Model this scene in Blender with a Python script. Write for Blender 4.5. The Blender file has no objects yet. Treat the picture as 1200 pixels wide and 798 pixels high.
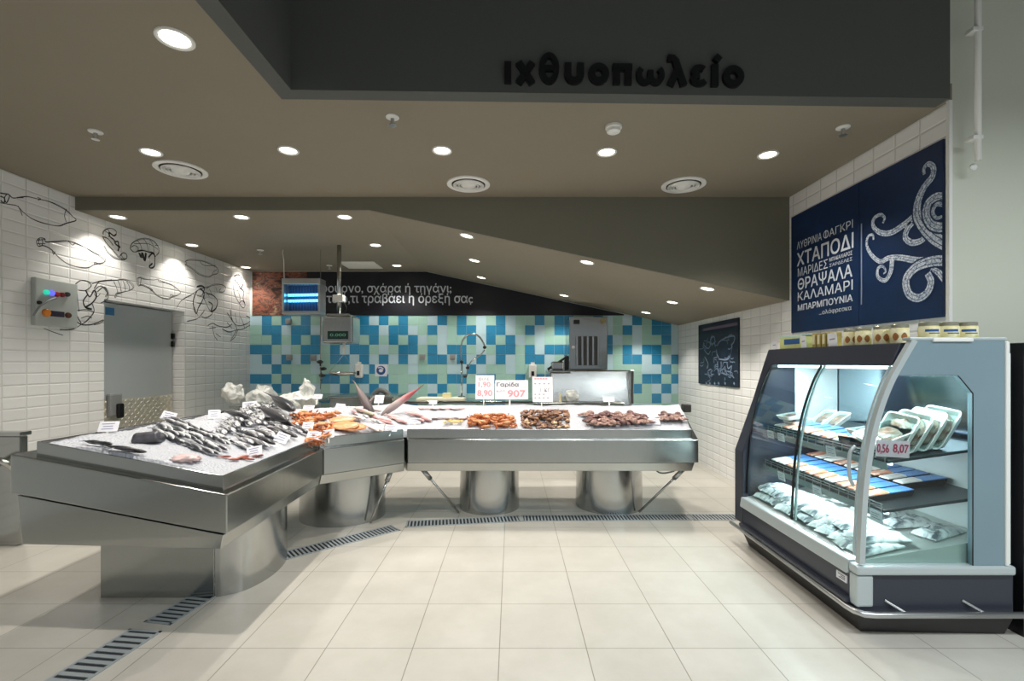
import bpy, bmesh, math, random
from mathutils import Vector, Matrix, noise
random.seed(7)
sc = bpy.context.scene
COL = sc.collection
PI = math.pi
H, F, CX, CY = 1.42, 555.0, 600.0, 425.0        # eye height, focal length and vanishing point of the photograph (1200 x 798)

# ---------------------------------------------------------------- camera, world, large lights, exposure
cd = bpy.data.cameras.new('camera'); cam = bpy.data.objects.new('camera', cd); COL.objects.link(cam)
cd.sensor_width = 36.0; cd.lens = F / 1200 * 36; cd.shift_y = (CY - 399) / 1200; cd.clip_start = 0.05
cam.location = (0, 0, H); cam.rotation_euler = (PI / 2, 0, 0); sc.camera = cam
vs = sc.view_settings
vs.view_transform = 'Standard'; vs.look = 'None'; vs.gamma = 1.0; vs.use_curve_mapping = False; vs.exposure = 0.0
w = bpy.data.worlds.new('world'); sc.world = w; w.use_nodes = True
bg = w.node_tree.nodes['Background']; bg.inputs[0].default_value = (0.88, 0.95, 1.0, 1); bg.inputs[1].default_value = 0.33
SPOT_W = 42.0
def area(name, loc, sx, sy, power, color, spread=120, rot=(0, 0, 0)):
    l = bpy.data.lights.new(name, 'AREA'); l.shape = 'RECTANGLE'; l.size = sx; l.size_y = sy
    l.energy = power; l.color = color; l.spread = math.radians(spread)
    o = bpy.data.objects.new(name, l); COL.objects.link(o); o.location = loc; o.rotation_euler = rot
    return o
# the shop's own ceiling lamps over the sales floor
area('shop_ceiling_lamp', (1.4, 0.3, 3.62), 3.4, 0.4, 70, (0.92, 0.98, 1.0), 150)
area('shop_ceiling_lamp', (3.6, 0.1, 3.62), 2.6, 0.4, 95, (0.90, 0.98, 1.0), 155)
area('shop_ceiling_lamp', (0.9, -1.8, 3.62), 5.0, 0.4, 70, (0.95, 0.98, 1.0), 150)

# ---------------------------------------------------------------- helpers
def P(px, py, D): return Vector(((px - CX) * D / F, D, H - (py - CY) * D / F))
def onz(px, py, z): return P(px, py, (H - z) * F / (py - CY))
def onx(px, py, x): return P(px, py, x * F / (px - CX))
def lin(c):
    c = c / 255.0
    return c / 12.92 if c <= 0.04045 else ((c + 0.055) / 1.055) ** 2.4
def rgb(t): return (lin(t[0]), lin(t[1]), lin(t[2]), 1.0)

class NT:
    def __init__(s, name):
        s.m = bpy.data.materials.new(name); s.m.use_nodes = True
        s.t = s.m.node_tree; s.b = s.t.nodes['Principled BSDF']; s.out = s.t.nodes['Material Output']
    def n(s, kind, **kw):
        x = s.t.nodes.new(kind)
        for k, v in kw.items():
            if k in x.inputs.keys(): x.inputs[k].default_value = v
            else: setattr(x, k, v)
        return x
    def l(s, a, b): s.t.links.new(a, b)
    def set(s, **kw):
        for k, v in kw.items(): s.b.inputs[k.replace('_', ' ')].default_value = v
def simple(name, col, rough=0.5, metal=0.0, var=0.0, scale=8.0, emit=0.0, bump=0.0, spec=0.5, coat=0.0):
    t = NT(name); t.set(Base_Color=rgb(col), Roughness=rough, Metallic=metal, Specular_IOR_Level=spec, Coat_Weight=coat)
    if emit: t.set(Emission_Color=rgb(col), Emission_Strength=emit)
    if var or bump:
        co = t.n('ShaderNodeTexCoord'); nz = t.n('ShaderNodeTexNoise', Scale=scale, Detail=4.0)
        t.l(co.outputs['Object'], nz.inputs['Vector'])
        if var:
            r = t.n('ShaderNodeValToRGB'); c = rgb(col)
            r.color_ramp.elements[0].position = 0.3; r.color_ramp.elements[1].position = 0.7
            r.color_ramp.elements[0].color = tuple(max(0, x * (1 - var)) for x in c[:3]) + (1,)
            r.color_ramp.elements[1].color = tuple(min(1, x * (1 + var)) for x in c[:3]) + (1,)
            t.l(nz.outputs['Fac'], r.inputs[0]); t.l(r.outputs[0], t.b.inputs['Base Color'])
        if bump:
            b = t.n('ShaderNodeBump', Strength=bump, Distance=0.02)
            t.l(nz.outputs['Fac'], b.inputs['Height']); t.l(b.outputs[0], t.b.inputs['Normal'])
    return t.m
def ramp_mat(name, stops, scale=6.0, rough=0.5, kind='noise', detail=5.0, dist=0.0, bump=0.0, stretch=(1, 1, 1)):
    t = NT(name); t.set(Roughness=rough)
    co = t.n('ShaderNodeTexCoord'); mp = t.n('ShaderNodeMapping'); mp.inputs['Scale'].default_value = stretch
    t.l(co.outputs['Object'], mp.inputs['Vector'])
    if kind == 'noise': nz = t.n('ShaderNodeTexNoise', Scale=scale, Detail=detail, Distortion=dist); o = nz.outputs['Fac']
    else: nz = t.n('ShaderNodeTexVoronoi', Scale=scale); o = nz.outputs['Distance']
    t.l(mp.outputs[0], nz.inputs['Vector'])
    r = t.n('ShaderNodeValToRGB')
    while len(r.color_ramp.elements) < len(stops): r.color_ramp.elements.new(0.5)
    for e, (p, c) in zip(r.color_ramp.elements, stops): e.position = p; e.color = rgb(c)
    t.l(o, r.inputs[0]); t.l(r.outputs[0], t.b.inputs['Base Color'])
    if bump:
        b = t.n('ShaderNodeBump', Strength=bump, Distance=0.01); t.l(o, b.inputs['Height']); t.l(b.outputs[0], t.b.inputs['Normal'])
    return t.m
def axis_mat(name, stops, axis=2, lo=-0.1, hi=0.1, rough=0.35, nz=0.25, scale=40.0):
    """colour that runs across the thing along one of its own axes, broken by noise (back and belly of a fish)"""
    t = NT(name); t.set(Roughness=rough)
    co = t.n('ShaderNodeTexCoord'); sp = t.n('ShaderNodeSeparateXYZ'); t.l(co.outputs['Object'], sp.inputs[0])
    mr = t.n('ShaderNodeMapRange'); mr.inputs['From Min'].default_value = lo; mr.inputs['From Max'].default_value = hi
    t.l(sp.outputs[axis], mr.inputs['Value'])
    n = t.n('ShaderNodeTexNoise', Scale=scale, Detail=3.0); t.l(co.outputs['Object'], n.inputs['Vector'])
    ad = t.n('ShaderNodeMath', operation='MULTIPLY_ADD'); ad.inputs[1].default_value = nz; t.l(n.outputs['Fac'], ad.inputs[0]); t.l(mr.outputs[0], ad.inputs[2])
    sb = t.n('ShaderNodeMath', operation='SUBTRACT'); sb.inputs[1].default_value = nz / 2; t.l(ad.outputs[0], sb.inputs[0])
    r = t.n('ShaderNodeValToRGB')
    while len(r.color_ramp.elements) < len(stops): r.color_ramp.elements.new(0.5)
    for e, (p, c) in zip(r.color_ramp.elements, stops): e.position = p; e.color = rgb(c)
    t.l(sb.outputs[0], r.inputs[0]); t.l(r.outputs[0], t.b.inputs['Base Color'])
    return t.m
def tile_mat(name, ax, tw, th, col, grout, mortar=0.004, rough=0.2, bump=0.6, ofs=(0, 0), var=0.03, smooth=0.3, cloud=0.0, dist=0.006):
    """stack-bonded tiles; ax = the two object axes that span the surface"""
    t = NT(name); t.set(Roughness=rough)
    co = t.n('ShaderNodeTexCoord'); sp = t.n('ShaderNodeSeparateXYZ'); cb = t.n('ShaderNodeCombineXYZ')
    t.l(co.outputs['Object'], sp.inputs[0])
    for k in (0, 1):
        a = t.n('ShaderNodeMath', operation='ADD'); a.inputs[1].default_value = ofs[k]
        t.l(sp.outputs[ax[k]], a.inputs[0]); t.l(a.outputs[0], cb.inputs[k])
    br = t.n('ShaderNodeTexBrick'); br.offset = 0.0; br.squash = 1.0
    br.inputs['Scale'].default_value = 1.0; br.inputs['Brick Width'].default_value = tw; br.inputs['Row Height'].default_value = th
    br.inputs['Mortar Size'].default_value = mortar; br.inputs['Mortar Smooth'].default_value = 0.1
    c = rgb(col)
    br.inputs['Color1'].default_value = tuple(x * (1 - var) for x in c[:3]) + (1,)
    br.inputs['Color2'].default_value = tuple(min(1, x * (1 + var)) for x in c[:3]) + (1,)
    br.inputs['Mortar'].default_value = rgb(grout)
    t.l(cb.outputs[0], br.inputs['Vector'])
    src = br.outputs['Color']
    if cloud:
        nz = t.n('ShaderNodeTexNoise', Scale=3.0, Detail=8.0, Roughness=0.65); t.l(cb.outputs[0], nz.inputs['Vector'])
        mx = t.n('ShaderNodeMixRGB', blend_type='MULTIPLY'); mx.inputs[0].default_value = 1.0
        r = t.n('ShaderNodeValToRGB'); r.color_ramp.elements[0].position = 0.3; r.color_ramp.elements[1].position = 0.7
        r.color_ramp.elements[0].color = (1 - cloud, 1 - cloud, 1 - cloud * 1.15, 1); r.color_ramp.elements[1].color = (1, 1, 1, 1)
        t.l(nz.outputs['Fac'], r.inputs[0]); t.l(src, mx.inputs[1]); t.l(r.outputs[0], mx.inputs[2]); src = mx.outputs[0]
    t.l(src, t.b.inputs['Base Color'])
    b2 = t.n('ShaderNodeTexBrick'); b2.offset = 0.0
    for k in ('Scale', 'Brick Width', 'Row Height'): b2.inputs[k].default_value = br.inputs[k].default_value
    b2.inputs['Mortar Size'].default_value = mortar + dist; b2.inputs['Mortar Smooth'].default_value = 1.0
    t.l(cb.outputs[0], b2.inputs['Vector'])
    iv = t.n('ShaderNodeMath', operation='SUBTRACT'); iv.inputs[0].default_value = 1.0; t.l(b2.outputs['Fac'], iv.inputs[1])
    bp = t.n('ShaderNodeBump', Strength=bump, Distance=dist); t.l(iv.outputs[0], bp.inputs['Height']); t.l(bp.outputs[0], t.b.inputs['Normal'])
    return t.m
def steel_mat(name, col=(200, 198, 190), rough=0.3, stretch=(40, 40, 1.5), var=0.05):
    t = NT(name); t.set(Base_Color=rgb(col), Metallic=1.0, Roughness=rough)
    co = t.n('ShaderNodeTexCoord'); mp = t.n('ShaderNodeMapping'); mp.inputs['Scale'].default_value = stretch
    nz = t.n('ShaderNodeTexNoise', Scale=3.0, Detail=5.0); t.l(co.outputs['Object'], mp.inputs[0]); t.l(mp.outputs[0], nz.inputs['Vector'])
    mr = t.n('ShaderNodeMapRange'); mr.inputs['To Min'].default_value = rough - var; mr.inputs['To Max'].default_value = rough + var
    t.l(nz.outputs['Fac'], mr.inputs['Value']); t.l(mr.outputs[0], t.b.inputs['Roughness'])
    n2 = t.n('ShaderNodeTexNoise', Scale=2.2, Detail=2.0); t.l(co.outputs['Object'], n2.inputs['Vector'])
    bp = t.n('ShaderNodeBump', Strength=0.10, Distance=0.03); t.l(n2.outputs['Fac'], bp.inputs['Height']); t.l(bp.outputs[0], t.b.inputs['Normal'])
    return t.m
def glass_mat(name, tint=(225, 240, 240), refl=1.0):
    t = NT(name); t.t.nodes.remove(t.b)
    tr = t.n('ShaderNodeBsdfTransparent'); tr.inputs[0].default_value = rgb(tint)
    lw = t.n('ShaderNodeLayerWeight'); pw = t.n('ShaderNodeMath', operation='POWER'); pw.inputs[1].default_value = 4.0; t.l(lw.outputs['Facing'], pw.inputs[0])
    gl = t.n('ShaderNodeBsdfGlossy'); gl.inputs['Roughness'].default_value = 0.02
    mx = t.n('ShaderNodeMixShader'); ml = t.n('ShaderNodeMath', operation='MULTIPLY_ADD'); ml.inputs[1].default_value = .8 * refl; ml.inputs[2].default_value = .03 * refl
    t.l(pw.outputs[0], ml.inputs[0]); t.l(ml.outputs[0], mx.inputs[0]); t.l(tr.outputs[0], mx.inputs[1]); t.l(gl.outputs[0], mx.inputs[2]); t.l(mx.outputs[0], t.out.inputs[0])
    return t.m

class MB:
    """collects shapes in one bmesh, build() links them as ONE mesh object"""
    def __init__(s): s.bm = bmesh.new()
    def verts(s, pts): return [s.bm.verts.new(p) for p in pts]
    def face(s, pts, mi=0):
        try:
            f = s.bm.faces.new([v if isinstance(v, bmesh.types.BMVert) else s.bm.verts.new(v) for v in pts]); f.material_index = mi; return f
        except ValueError: return None
    def hexa(s, b, t, mi=0):
        n = len(b); vb, vt = s.verts(b), s.verts(t)
        s.face(vb[::-1], mi); s.face(vt, mi)
        for i in range(n): s.face([vb[i], vb[(i + 1) % n], vt[(i + 1) % n], vt[i]], mi)
        return s
    def box(s, lo, hi, mi=0, M=None):
        x0, y0, z0 = lo; x1, y1, z1 = hi
        b = [Vector(p) for p in ((x0, y0, z0), (x1, y0, z0), (x1, y1, z0), (x0, y1, z0))]
        t = [Vector(p) for p in ((x0, y0, z1), (x1, y0, z1), (x1, y1, z1), (x0, y1, z1))]
        if M is not None: b = [M @ p for p in b]; t = [M @ p for p in t]
        return s.hexa(b, t, mi)
    def prism(s, poly, d, mi=0):
        d = Vector(d); a = [Vector(p) for p in poly]
        return s.hexa(a, [p + d for p in a], mi)
    def tube(s, path, r, n=8, mi=0, caps=True, flat=1.0):
        path = [Vector(p) for p in path]; rs = r if isinstance(r, (list, tuple)) else [r] * len(path)
        rings = []; up = None
        for i, p in enumerate(path):
            d = (path[min(i + 1, len(path) - 1)] - path[max(i - 1, 0)]).normalized()
            if up is None: up = d.orthogonal().normalized()
            up = (up - d * up.dot(d)); up = up.normalized() if up.length > 1e-6 else d.orthogonal().normalized()
            sd = d.cross(up)
            rings.append(s.verts([p + (up * math.cos(2 * PI * k / n) + sd * math.sin(2 * PI * k / n) * flat) * rs[i] for k in range(n)]))
        for a, b in zip(rings, rings[1:]):
            for k in range(n): s.face([a[k], a[(k + 1) % n], b[(k + 1) % n], b[k]], mi)
        if caps: s.face(rings[0][::-1], mi); s.face(rings[-1], mi)
        return s
    def lathe(s, prof, c=(0, 0, 0), n=32, mi=0, sx=1.0, sy=1.0, M=None):
        c = Vector(c); rings = []
        for r, z in prof:
            pts = [Vector((r * sx * math.cos(2 * PI * k / n), r * sy * math.sin(2 * PI * k / n), z)) for k in range(n)]
            rings.append(s.verts([(M @ p if M is not None else p) + c for p in pts]))
        for a, b in zip(rings, rings[1:]):
            for k in range(n): s.face([a[k], a[(k + 1) % n], b[(k + 1) % n], b[k]], mi)
        s.face(rings[0][::-1], mi); s.face(rings[-1], mi)
        return s
    def blob(s, c, r, seed=0, amp=0.25, freq=3.0, sub=3, mi=0, M=None):
        g = bmesh.ops.create_icosphere(s.bm, subdivisions=sub, radius=1.0)
        c = Vector(c)
        for v in g['verts']:
            k = 1 + amp * noise.noise(v.co * freq + Vector((seed * 3.1, seed * 1.7, seed)))
            p = Vector((v.co.x * r[0] * k, v.co.y * r[1] * k, v.co.z * r[2] * k))
            v.co = (M @ p if M is not None else p) + c
        return s
    def ribbon(s, pts, wd, nrm, mi=0):
        """flat painted line on a surface with normal nrm"""
        pts = [Vector(p) for p in pts]; nrm = Vector(nrm); ws = wd if isinstance(wd, (list, tuple)) else [wd] * len(pts)
        L = []
        for i, p in enumerate(pts):
            d = pts[min(i + 1, len(pts) - 1)] - pts[max(i - 1, 0)]
            sd = d.cross(nrm); sd = sd.normalized() if sd.length > 1e-9 else Vector((0, 0, 1))
            L.append((s.bm.verts.new(p + sd * ws[i] / 2), s.bm.verts.new(p - sd * ws[i] / 2)))
        for a, b in zip(L, L[1:]): s.face([a[0], a[1], b[1], b[0]], mi)
        return s
    def build(s, name, mats, parent=None, smooth=False, bevel=0.0, auto=None, seg=2):
        bmesh.ops.recalc_face_normals(s.bm, faces=s.bm.faces)
        me = bpy.data.meshes.new(name); s.bm.to_mesh(me); s.bm.free()
        for m in (mats if isinstance(mats, (list, tuple)) else [mats]): me.materials.append(m)
        o = bpy.data.objects.new(name, me); COL.objects.link(o)
        if smooth or auto:
            me.polygons.foreach_set('use_smooth', [True] * len(me.polygons))
        if auto: me.set_sharp_from_angle(angle=math.radians(auto))
        if bevel:
            b = o.modifiers.new('edge', 'BEVEL'); b.width = bevel; b.segments = seg; b.limit_method = 'ANGLE'; b.angle_limit = math.radians(40)
        if parent is not None:
            o.parent = parent; o.matrix_parent_inverse = parent.matrix_world.inverted() if parent.type != 'EMPTY' else Matrix.Translation(-parent.location)
            if parent.type == 'EMPTY': o.matrix_parent_inverse = (Matrix.LocRotScale(parent.location, parent.rotation_euler, parent.scale)).inverted()
        return o
def tag(o, label=None, cat=None, group=None, kind=None):
    if label: o['label'] = label
    if cat: o['category'] = cat
    if group: o['group'] = group
    if kind: o['kind'] = kind
    return o
def thing(name, label, cat, loc=(0, 0, 0), group=None):
    o = bpy.data.objects.new(name, None); COL.objects.link(o); o.location = loc; o.empty_display_size = 0.05
    return tag(o, label, cat, group)
def structure(o): o['kind'] = 'structure'; return o
def lbl(o, t): o['label'] = t; return o
def dup(src, M, label=None, group=None, kids=None):
    """a copy of a thing with copies of its parts and their sub-parts"""
    r = src.copy(); COL.objects.link(r); r.matrix_world = M
    if label: r['label'] = label
    if group: r['group'] = group
    def rec(a, b):
        for ch in KIDS.get(a.name, []):
            c = ch.copy(); COL.objects.link(c); c.parent = b; rec(ch, c)
    rec(src, r)
    return r
KIDS = {}
def proto(o, kids=()):
    KIDS[o.name] = list(kids); return o
def raw_text(body):
    cu = bpy.data.curves.new('lettering', 'FONT'); cu.body = body; cu.size = 1.0; cu.resolution_u = 4
    o = bpy.data.objects.new('lettering', cu); COL.objects.link(o)
    dg = bpy.context.evaluated_depsgraph_get(); me = bpy.data.meshes.new_from_object(o.evaluated_get(dg))
    bpy.data.objects.remove(o); bpy.data.curves.remove(cu)
    return me
def right_edge(body):
    me = raw_text(body); x = max([v.co.x for v in me.vertices], default=0.0); bpy.data.meshes.remove(me); return x
def text_mesh(body, x0, x1, y0, y1, bold=0.0, extrude=0.0, shear=0.0):
    """lettering as a mesh that fills the box x0..x1, y0..y1 (local XY); sigma and phi are put together from round letters and bars"""
    swap = {'σ': 'ο', 'ς': 'c', 'Φ': 'Ο'}; b2 = ''.join(swap.get(c, c) for c in body); me = raw_text(b2); bars = []
    for i, c in enumerate(body):
        if c in swap:
            r = right_edge(b2[:i + 1])
            if c == 'σ': bars.append((r - .30, r + .05, .46, .535))
            if c == 'ς': bars.append((r - .22, r - .14, -.13, .03))
            if c == 'Φ': w2 = right_edge('Ο'); bars.append((r - w2 * .47 - .045, r - w2 * .47 + .045, -.03, .76))
    if bars:
        bm = bmesh.new(); bm.from_mesh(me)
        for xa, xb, ya, yb in bars: bm.faces.new([bm.verts.new((x, y, .0004)) for x, y in ((xa, ya), (xb, ya), (xb, yb), (xa, yb))])
        bm.to_mesh(me); bm.free()
    if bold:
        bm = bmesh.new()
        for k in range(9):
            n0 = len(bm.verts); bm.from_mesh(me); bm.verts.ensure_lookup_table(); q = abs(bold) * (1.0 if k else 0.0)
            for v in bm.verts[n0:]: v.co += Vector((q * math.cos(k * PI / 4), q * math.sin(k * PI / 4), k * 1.5e-4))
        bm.to_mesh(me); bm.free()
    xs = [v.co.x for v in me.vertices]; ys = [v.co.y for v in me.vertices]
    if not xs: return me
    ax, bx, ay, by = min(xs), max(xs), min(ys), max(ys)
    for v in me.vertices:
        v.co.x = x0 + (v.co.x - ax) / max(bx - ax, 1e-6) * (x1 - x0); v.co.y = y0 + (v.co.y - ay) / max(by - ay, 1e-6) * (y1 - y0)
    if extrude:
        bm = bmesh.new(); bm.from_mesh(me); 
        g = bmesh.ops.extrude_face_region(bm, geom=list(bm.faces))
        for v in [e for e in g['geom'] if isinstance(e, bmesh.types.BMVert)]: v.co.z += extrude
        bmesh.ops.recalc_face_normals(bm, faces=bm.faces); bm.to_mesh(me); bm.free()
    return me
def join_meshes(name, mesh_list, mat, M, parent=None):
    bm = bmesh.new()
    for me in mesh_list: bm.from_mesh(me)
    me = bpy.data.meshes.new(name); bm.to_mesh(me); bm.free(); me.materials.append(mat)
    for m in mesh_list: bpy.data.meshes.remove(m)
    o = bpy.data.objects.new(name, me); COL.objects.link(o)
    if parent is not None:
        o.parent = parent; o.matrix_parent_inverse = Matrix.LocRotScale(parent.location, parent.rotation_euler, parent.scale).inverted()
    o.matrix_basis = M
    return o
def frame3(origin, ex, ey):
    ex, ey = Vector(ex).normalized(), Vector(ey).normalized(); ez = ex.cross(ey).normalized(); ey = ez.cross(ex)
    return Matrix(((ex.x, ey.x, ez.x, origin[0]), (ex.y, ey.y, ez.y, origin[1]), (ex.z, ey.z, ez.z, origin[2]), (0, 0, 0, 1)))
def smooth_path(pts, n=6):
    """Catmull-Rom through 2D/3D points"""
    pts = [Vector(p) for p in pts]; out = []
    for i in range(len(pts) - 1):
        p0, p1, p2, p3 = pts[max(i - 1, 0)], pts[i], pts[i + 1], pts[min(i + 2, len(pts) - 1)]
        for k in range(n):
            t = k / n
            out.append(0.5 * ((2 * p1) + (p2 - p0) * t + (2 * p0 - 5 * p1 + 4 * p2 - p3) * t * t + (3 * p1 - p0 - 3 * p2 + p3) * t ** 3))
    out.append(pts[-1]); return out

# ---------------------------------------------------------------- materials
M = {}
M['floor'] = tile_mat('floor_tile', (0, 1), 0.432, 0.432, (193, 189, 181), (142, 137, 128), 0.0025, 0.30, 0.15, (0.062, -0.195), 0.02, cloud=0.14, dist=0.002)
M['white_tile_x'] = tile_mat('white_wall_tile', (1, 2), 0.198, 0.0985, (240, 240, 239), (206, 204, 200), 0.0016, 0.16, 0.42, (-0.108, 0.0525), 0.015, dist=0.010)
M['taupe'] = simple('taupe_paint', (136, 128, 112), 0.75, var=0.02, scale=2)
M['olive'] = simple('shaded_ceiling_paint', (116, 114, 100), 0.7, var=0.02, scale=2)  # ceiling paint again, darkened in colour for the shade on the downstand
M['charcoal'] = simple('charcoal_paint', (84, 86, 83), 0.7, var=0.02, scale=2)
M['palewall'] = simple('pale_sage_paint', (206, 208, 194), 0.65, var=0.02, scale=2)
M['steel'] = steel_mat('brushed_steel', (182, 184, 183), 0.18)
M['steel_dark'] = steel_mat('brushed_steel_apron', (170, 173, 171), 0.19)
M['steel_smooth'] = steel_mat('polished_steel', (205, 205, 200), 0.18, var=0.05)
M['grout'] = simple('tile_grout', (205, 220, 220), 0.7)
M['blue'] = simple('blue_glazed_tile', (48, 138, 182), 0.12, var=0.12, scale=1.5, coat=0.3)
M['lightblue'] = simple('light_blue_glazed_tile', (188, 218, 228), 0.12, var=0.08, scale=1.5, coat=0.3)
M['mint'] = simple('mint_glazed_tile', (166, 208, 196), 0.12, var=0.08, scale=1.5, coat=0.3)
M['black'] = simple('black_plastic', (14, 14, 16), 0.35)
M['letter'] = simple('black_letter', (9, 9, 13), 0.4)
M['ink'] = simple('black_ink', (28, 28, 30), 0.6)
M['navy'] = simple('navy_poster', (11, 40, 78), 0.45, var=0.22, scale=4)
M['navydark'] = simple('dark_navy_board', (13, 15, 26), 0.5)
M['chalk'] = simple('white_chalk', (205, 213, 222), 0.8)
M['chalk_dim'] = simple('grey_chalk', (120, 140, 165), 0.8)
M['white'] = simple('white_plastic', (228, 228, 224), 0.4)
M['paper'] = simple('white_paper', (232, 232, 238), 0.6)
M['grey_plastic'] = simple('grey_plastic', (140, 142, 142), 0.4)
M['door'] = simple('grey_door_panel', (178, 184, 186), 0.35)
M['alu'] = simple('aluminium', (196, 198, 198), 0.3, metal=0.9)
M['lamp'] = simple('lamp_lens', (255, 246, 226), 0.3, emit=9.0)
M['led'] = simple('led_strip', (232, 246, 255), 0.3, emit=7.0)
M['bluetube'] = simple('blue_lamp_tube', (96, 205, 255), 0.3, emit=4.0)
M['glass'] = glass_mat('clear_glass', (232, 243, 242), 1.0)
M['ice'] = None
# ---------------------------------------------------------------- the room
XL, XR, YB, ZC = -4.17, 2.648, 7.54, 3.0
YF0, YF1 = 2.74, 2.83                      # the sign fascia runs very slightly askew
ZR, XFOLD, ZR2 = 2.878, -1.368, 2.015     # recessed ceiling: flat, then falling to the right wall
def zrec(x): return ZR if x < XFOLD else ZR + (ZR2 - ZR) * (x - XFOLD) / (XR - XFOLD)
b = MB(); b.box((XL - 2.5, -4.0, -0.06), (8.0, YB + 0.3, 0)); structure(b.build('floor', M['floor']))

# left wall with the recess of the cold-room door
DY0, DY1, DZ = 4.84, 6.03, 2.07
b = MB(); T = 0.3
b.box((XL - T, -4.0, 0), (XL, DY0, 4.6)); b.box((XL - T, DY1, 0), (XL, YB + T, 4.6)); b.box((XL - T, DY0, DZ), (XL, DY1, 4.6)); b.box((XL - T, DY0, 0), (XL - 0.24, DY1, DZ))
wall_left = structure(b.build('wall_left', M['white_tile_x']))
b = MB(); b.box((XR, 2.87, 0), (XR + 0.3, YB + 0.3, ZC)); wall_right = structure(b.build('wall_right', M['white_tile_x']))
b = MB(); b.box((XR + 0.002, 2.865, 0), (8.0, 3.1, 4.6)); structure(b.build('wall_front', M['palewall']))
b = MB(); b.box((XR - 0.018, 2.848, 0), (XR + 0.0015, 2.87, ZC)); structure(b.build('trim_1', M['white']))

# back wall: coloured tiles, row by row as in the photograph (B blue, L light blue, G mint)
ROWS = ["LBGBGBGLBGBBLBGBGGLBGBGLGBLGGBGBBGLBLGLBGBBL",
        "GBBLBBLGBLBBBLBBLGBLGBBLBBLGBLGBBGLLLGBLGBBL",
        "GGBGBGBLGBBGBGBGBLGLGGBLBGBLGLGGGLGBBLGLGGBL",
        "BBGLGBBGBLBBGLGBBGBLBBGLGBBGBLBBBGLGBGBLBBGL",
        "LBLBLBLGBBLBLBLBLGBBLBLBLBLGBBLGBLGBLGBBLBLB",
        "LLBGGGLGGGLLBLGGLGGGLLBLGGLGGGLLBLGGLGGGLLBG",
        "BBGBGGGBBGBBGBGGGBBGBBGBBGGBGBGGGBGBGGGGBBGB",
        "LLBLBGLGLBGLBLBGLGLBGLBGLBGLGLBGLBGGLGGBGLBL",
        "GBGGLGGBGGLGGBGLGGBGGLGBGGLGGBGGLGBGGLGGGBLG"]
PT, X0T, Z0T = 0.1551, 600 - 295.6, 2.170
b = MB(); b.box((XL - 0.3, YB, 0), (XR + 0.3, YB + 0.3, 4.6)); structure(b.build('wall_back', M['grout']))
b = MB(); rnd = random.Random(3); mi = {'B': 0, 'L': 1, 'G': 2}
xs0 = (295.6 - 600) * YB / F
for r in range(14):
    for c in range(44):
        ch = ROWS[r][c] if r < 9 else rnd.choice('BLG')
        x0 = xs0 + c * PT; x1 = min(x0 + PT, XR); z1 = Z0T - r * PT; z0 = max(z1 - PT, 0.0); g = 0.0016
        if c == 0: x0 = XL
        b.hexa([Vector(p) for p in ((x0 + g, YB - .004, z0 + g), (x1 - g, YB - .004, z0 + g), (x1 - g, YB, z0 + g), (x0 + g, YB, z0 + g))],
               [Vector(p) for p in ((x0 + g, YB - .004, z1 - g), (x1 - g, YB - .004, z1 - g), (x1 - g, YB, z1 - g), (x0 + g, YB, z1 - g))], mi[ch])
wt = b.build('tile_mosaic', [M['blue'], M['lightblue'], M['mint']]); structure(wt)
wt.parent = bpy.data.objects['wall_back']

# ceilings
b = MB(); HX = -1.28                      # the sales floor in front on the right has a higher ceiling
b.prism([(XL, -4.0, ZC), (HX - .02, -4.0, ZC), (HX - .02, YF0 + .02, ZC), (XR, YF1 + .02, ZC), (XR, 4.54, ZC), (XL, 4.54, ZC)], (0, 0, .1))
structure(b.build('ceiling', M['taupe']))
b = MB()
def slab(b, x0, x1, y0, y1, za, zb, t=0.12):
    b.hexa([Vector(p) for p in ((x0, y0, za), (x1, y0, zb), (x1, y1, zb), (x0, y1, za))], [Vector(p) for p in ((x0, y0, za + t), (x1, y0, zb + t), (x1, y1, zb + t), (x0, y1, za + t))])
slab(b, XL, XFOLD, 4.54, YB + .1, ZR, ZR); slab(b, XFOLD, XR, 4.54, YB + .1, ZR, ZR2)
structure(b.build('ceiling', M['taupe']))
b = MB()                                   # downstand where the lower ceiling starts
b.prism([(XL, 4.52, ZC + .05), (XL, 4.52, ZR), (XFOLD, 4.52, ZR), (XR, 4.52, ZR2), (XR, 4.52, ZC + .05)], (0, 0.03, 0)); structure(b.build('trim_2', M['olive']))
b = MB(); b.hexa([Vector(p) for p in ((HX, YF0, ZC - .001), (XR - .03, YF1, ZC - .001), (XR - .03, YF1 + .1, ZC - .001), (HX, YF0 + .1, ZC - .001))],
                 [Vector(p) for p in ((HX, YF0, 4.6), (XR - .03, YF1, 4.6), (XR - .03, YF1 + .1, 4.6), (HX, YF0 + .1, 4.6))]); structure(b.build('trim_3', M['charcoal']))
b = MB(); b.box((HX - .1, -4.0, ZC - .001), (HX, YF0 + .1, 4.6)); structure(b.build('trim_4', M['charcoal']))
b = MB(); b.box((HX, -4.0, 4.5), (8.0, 2.9, 4.6)); structure(b.build('ceiling', M['charcoal']))

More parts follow.
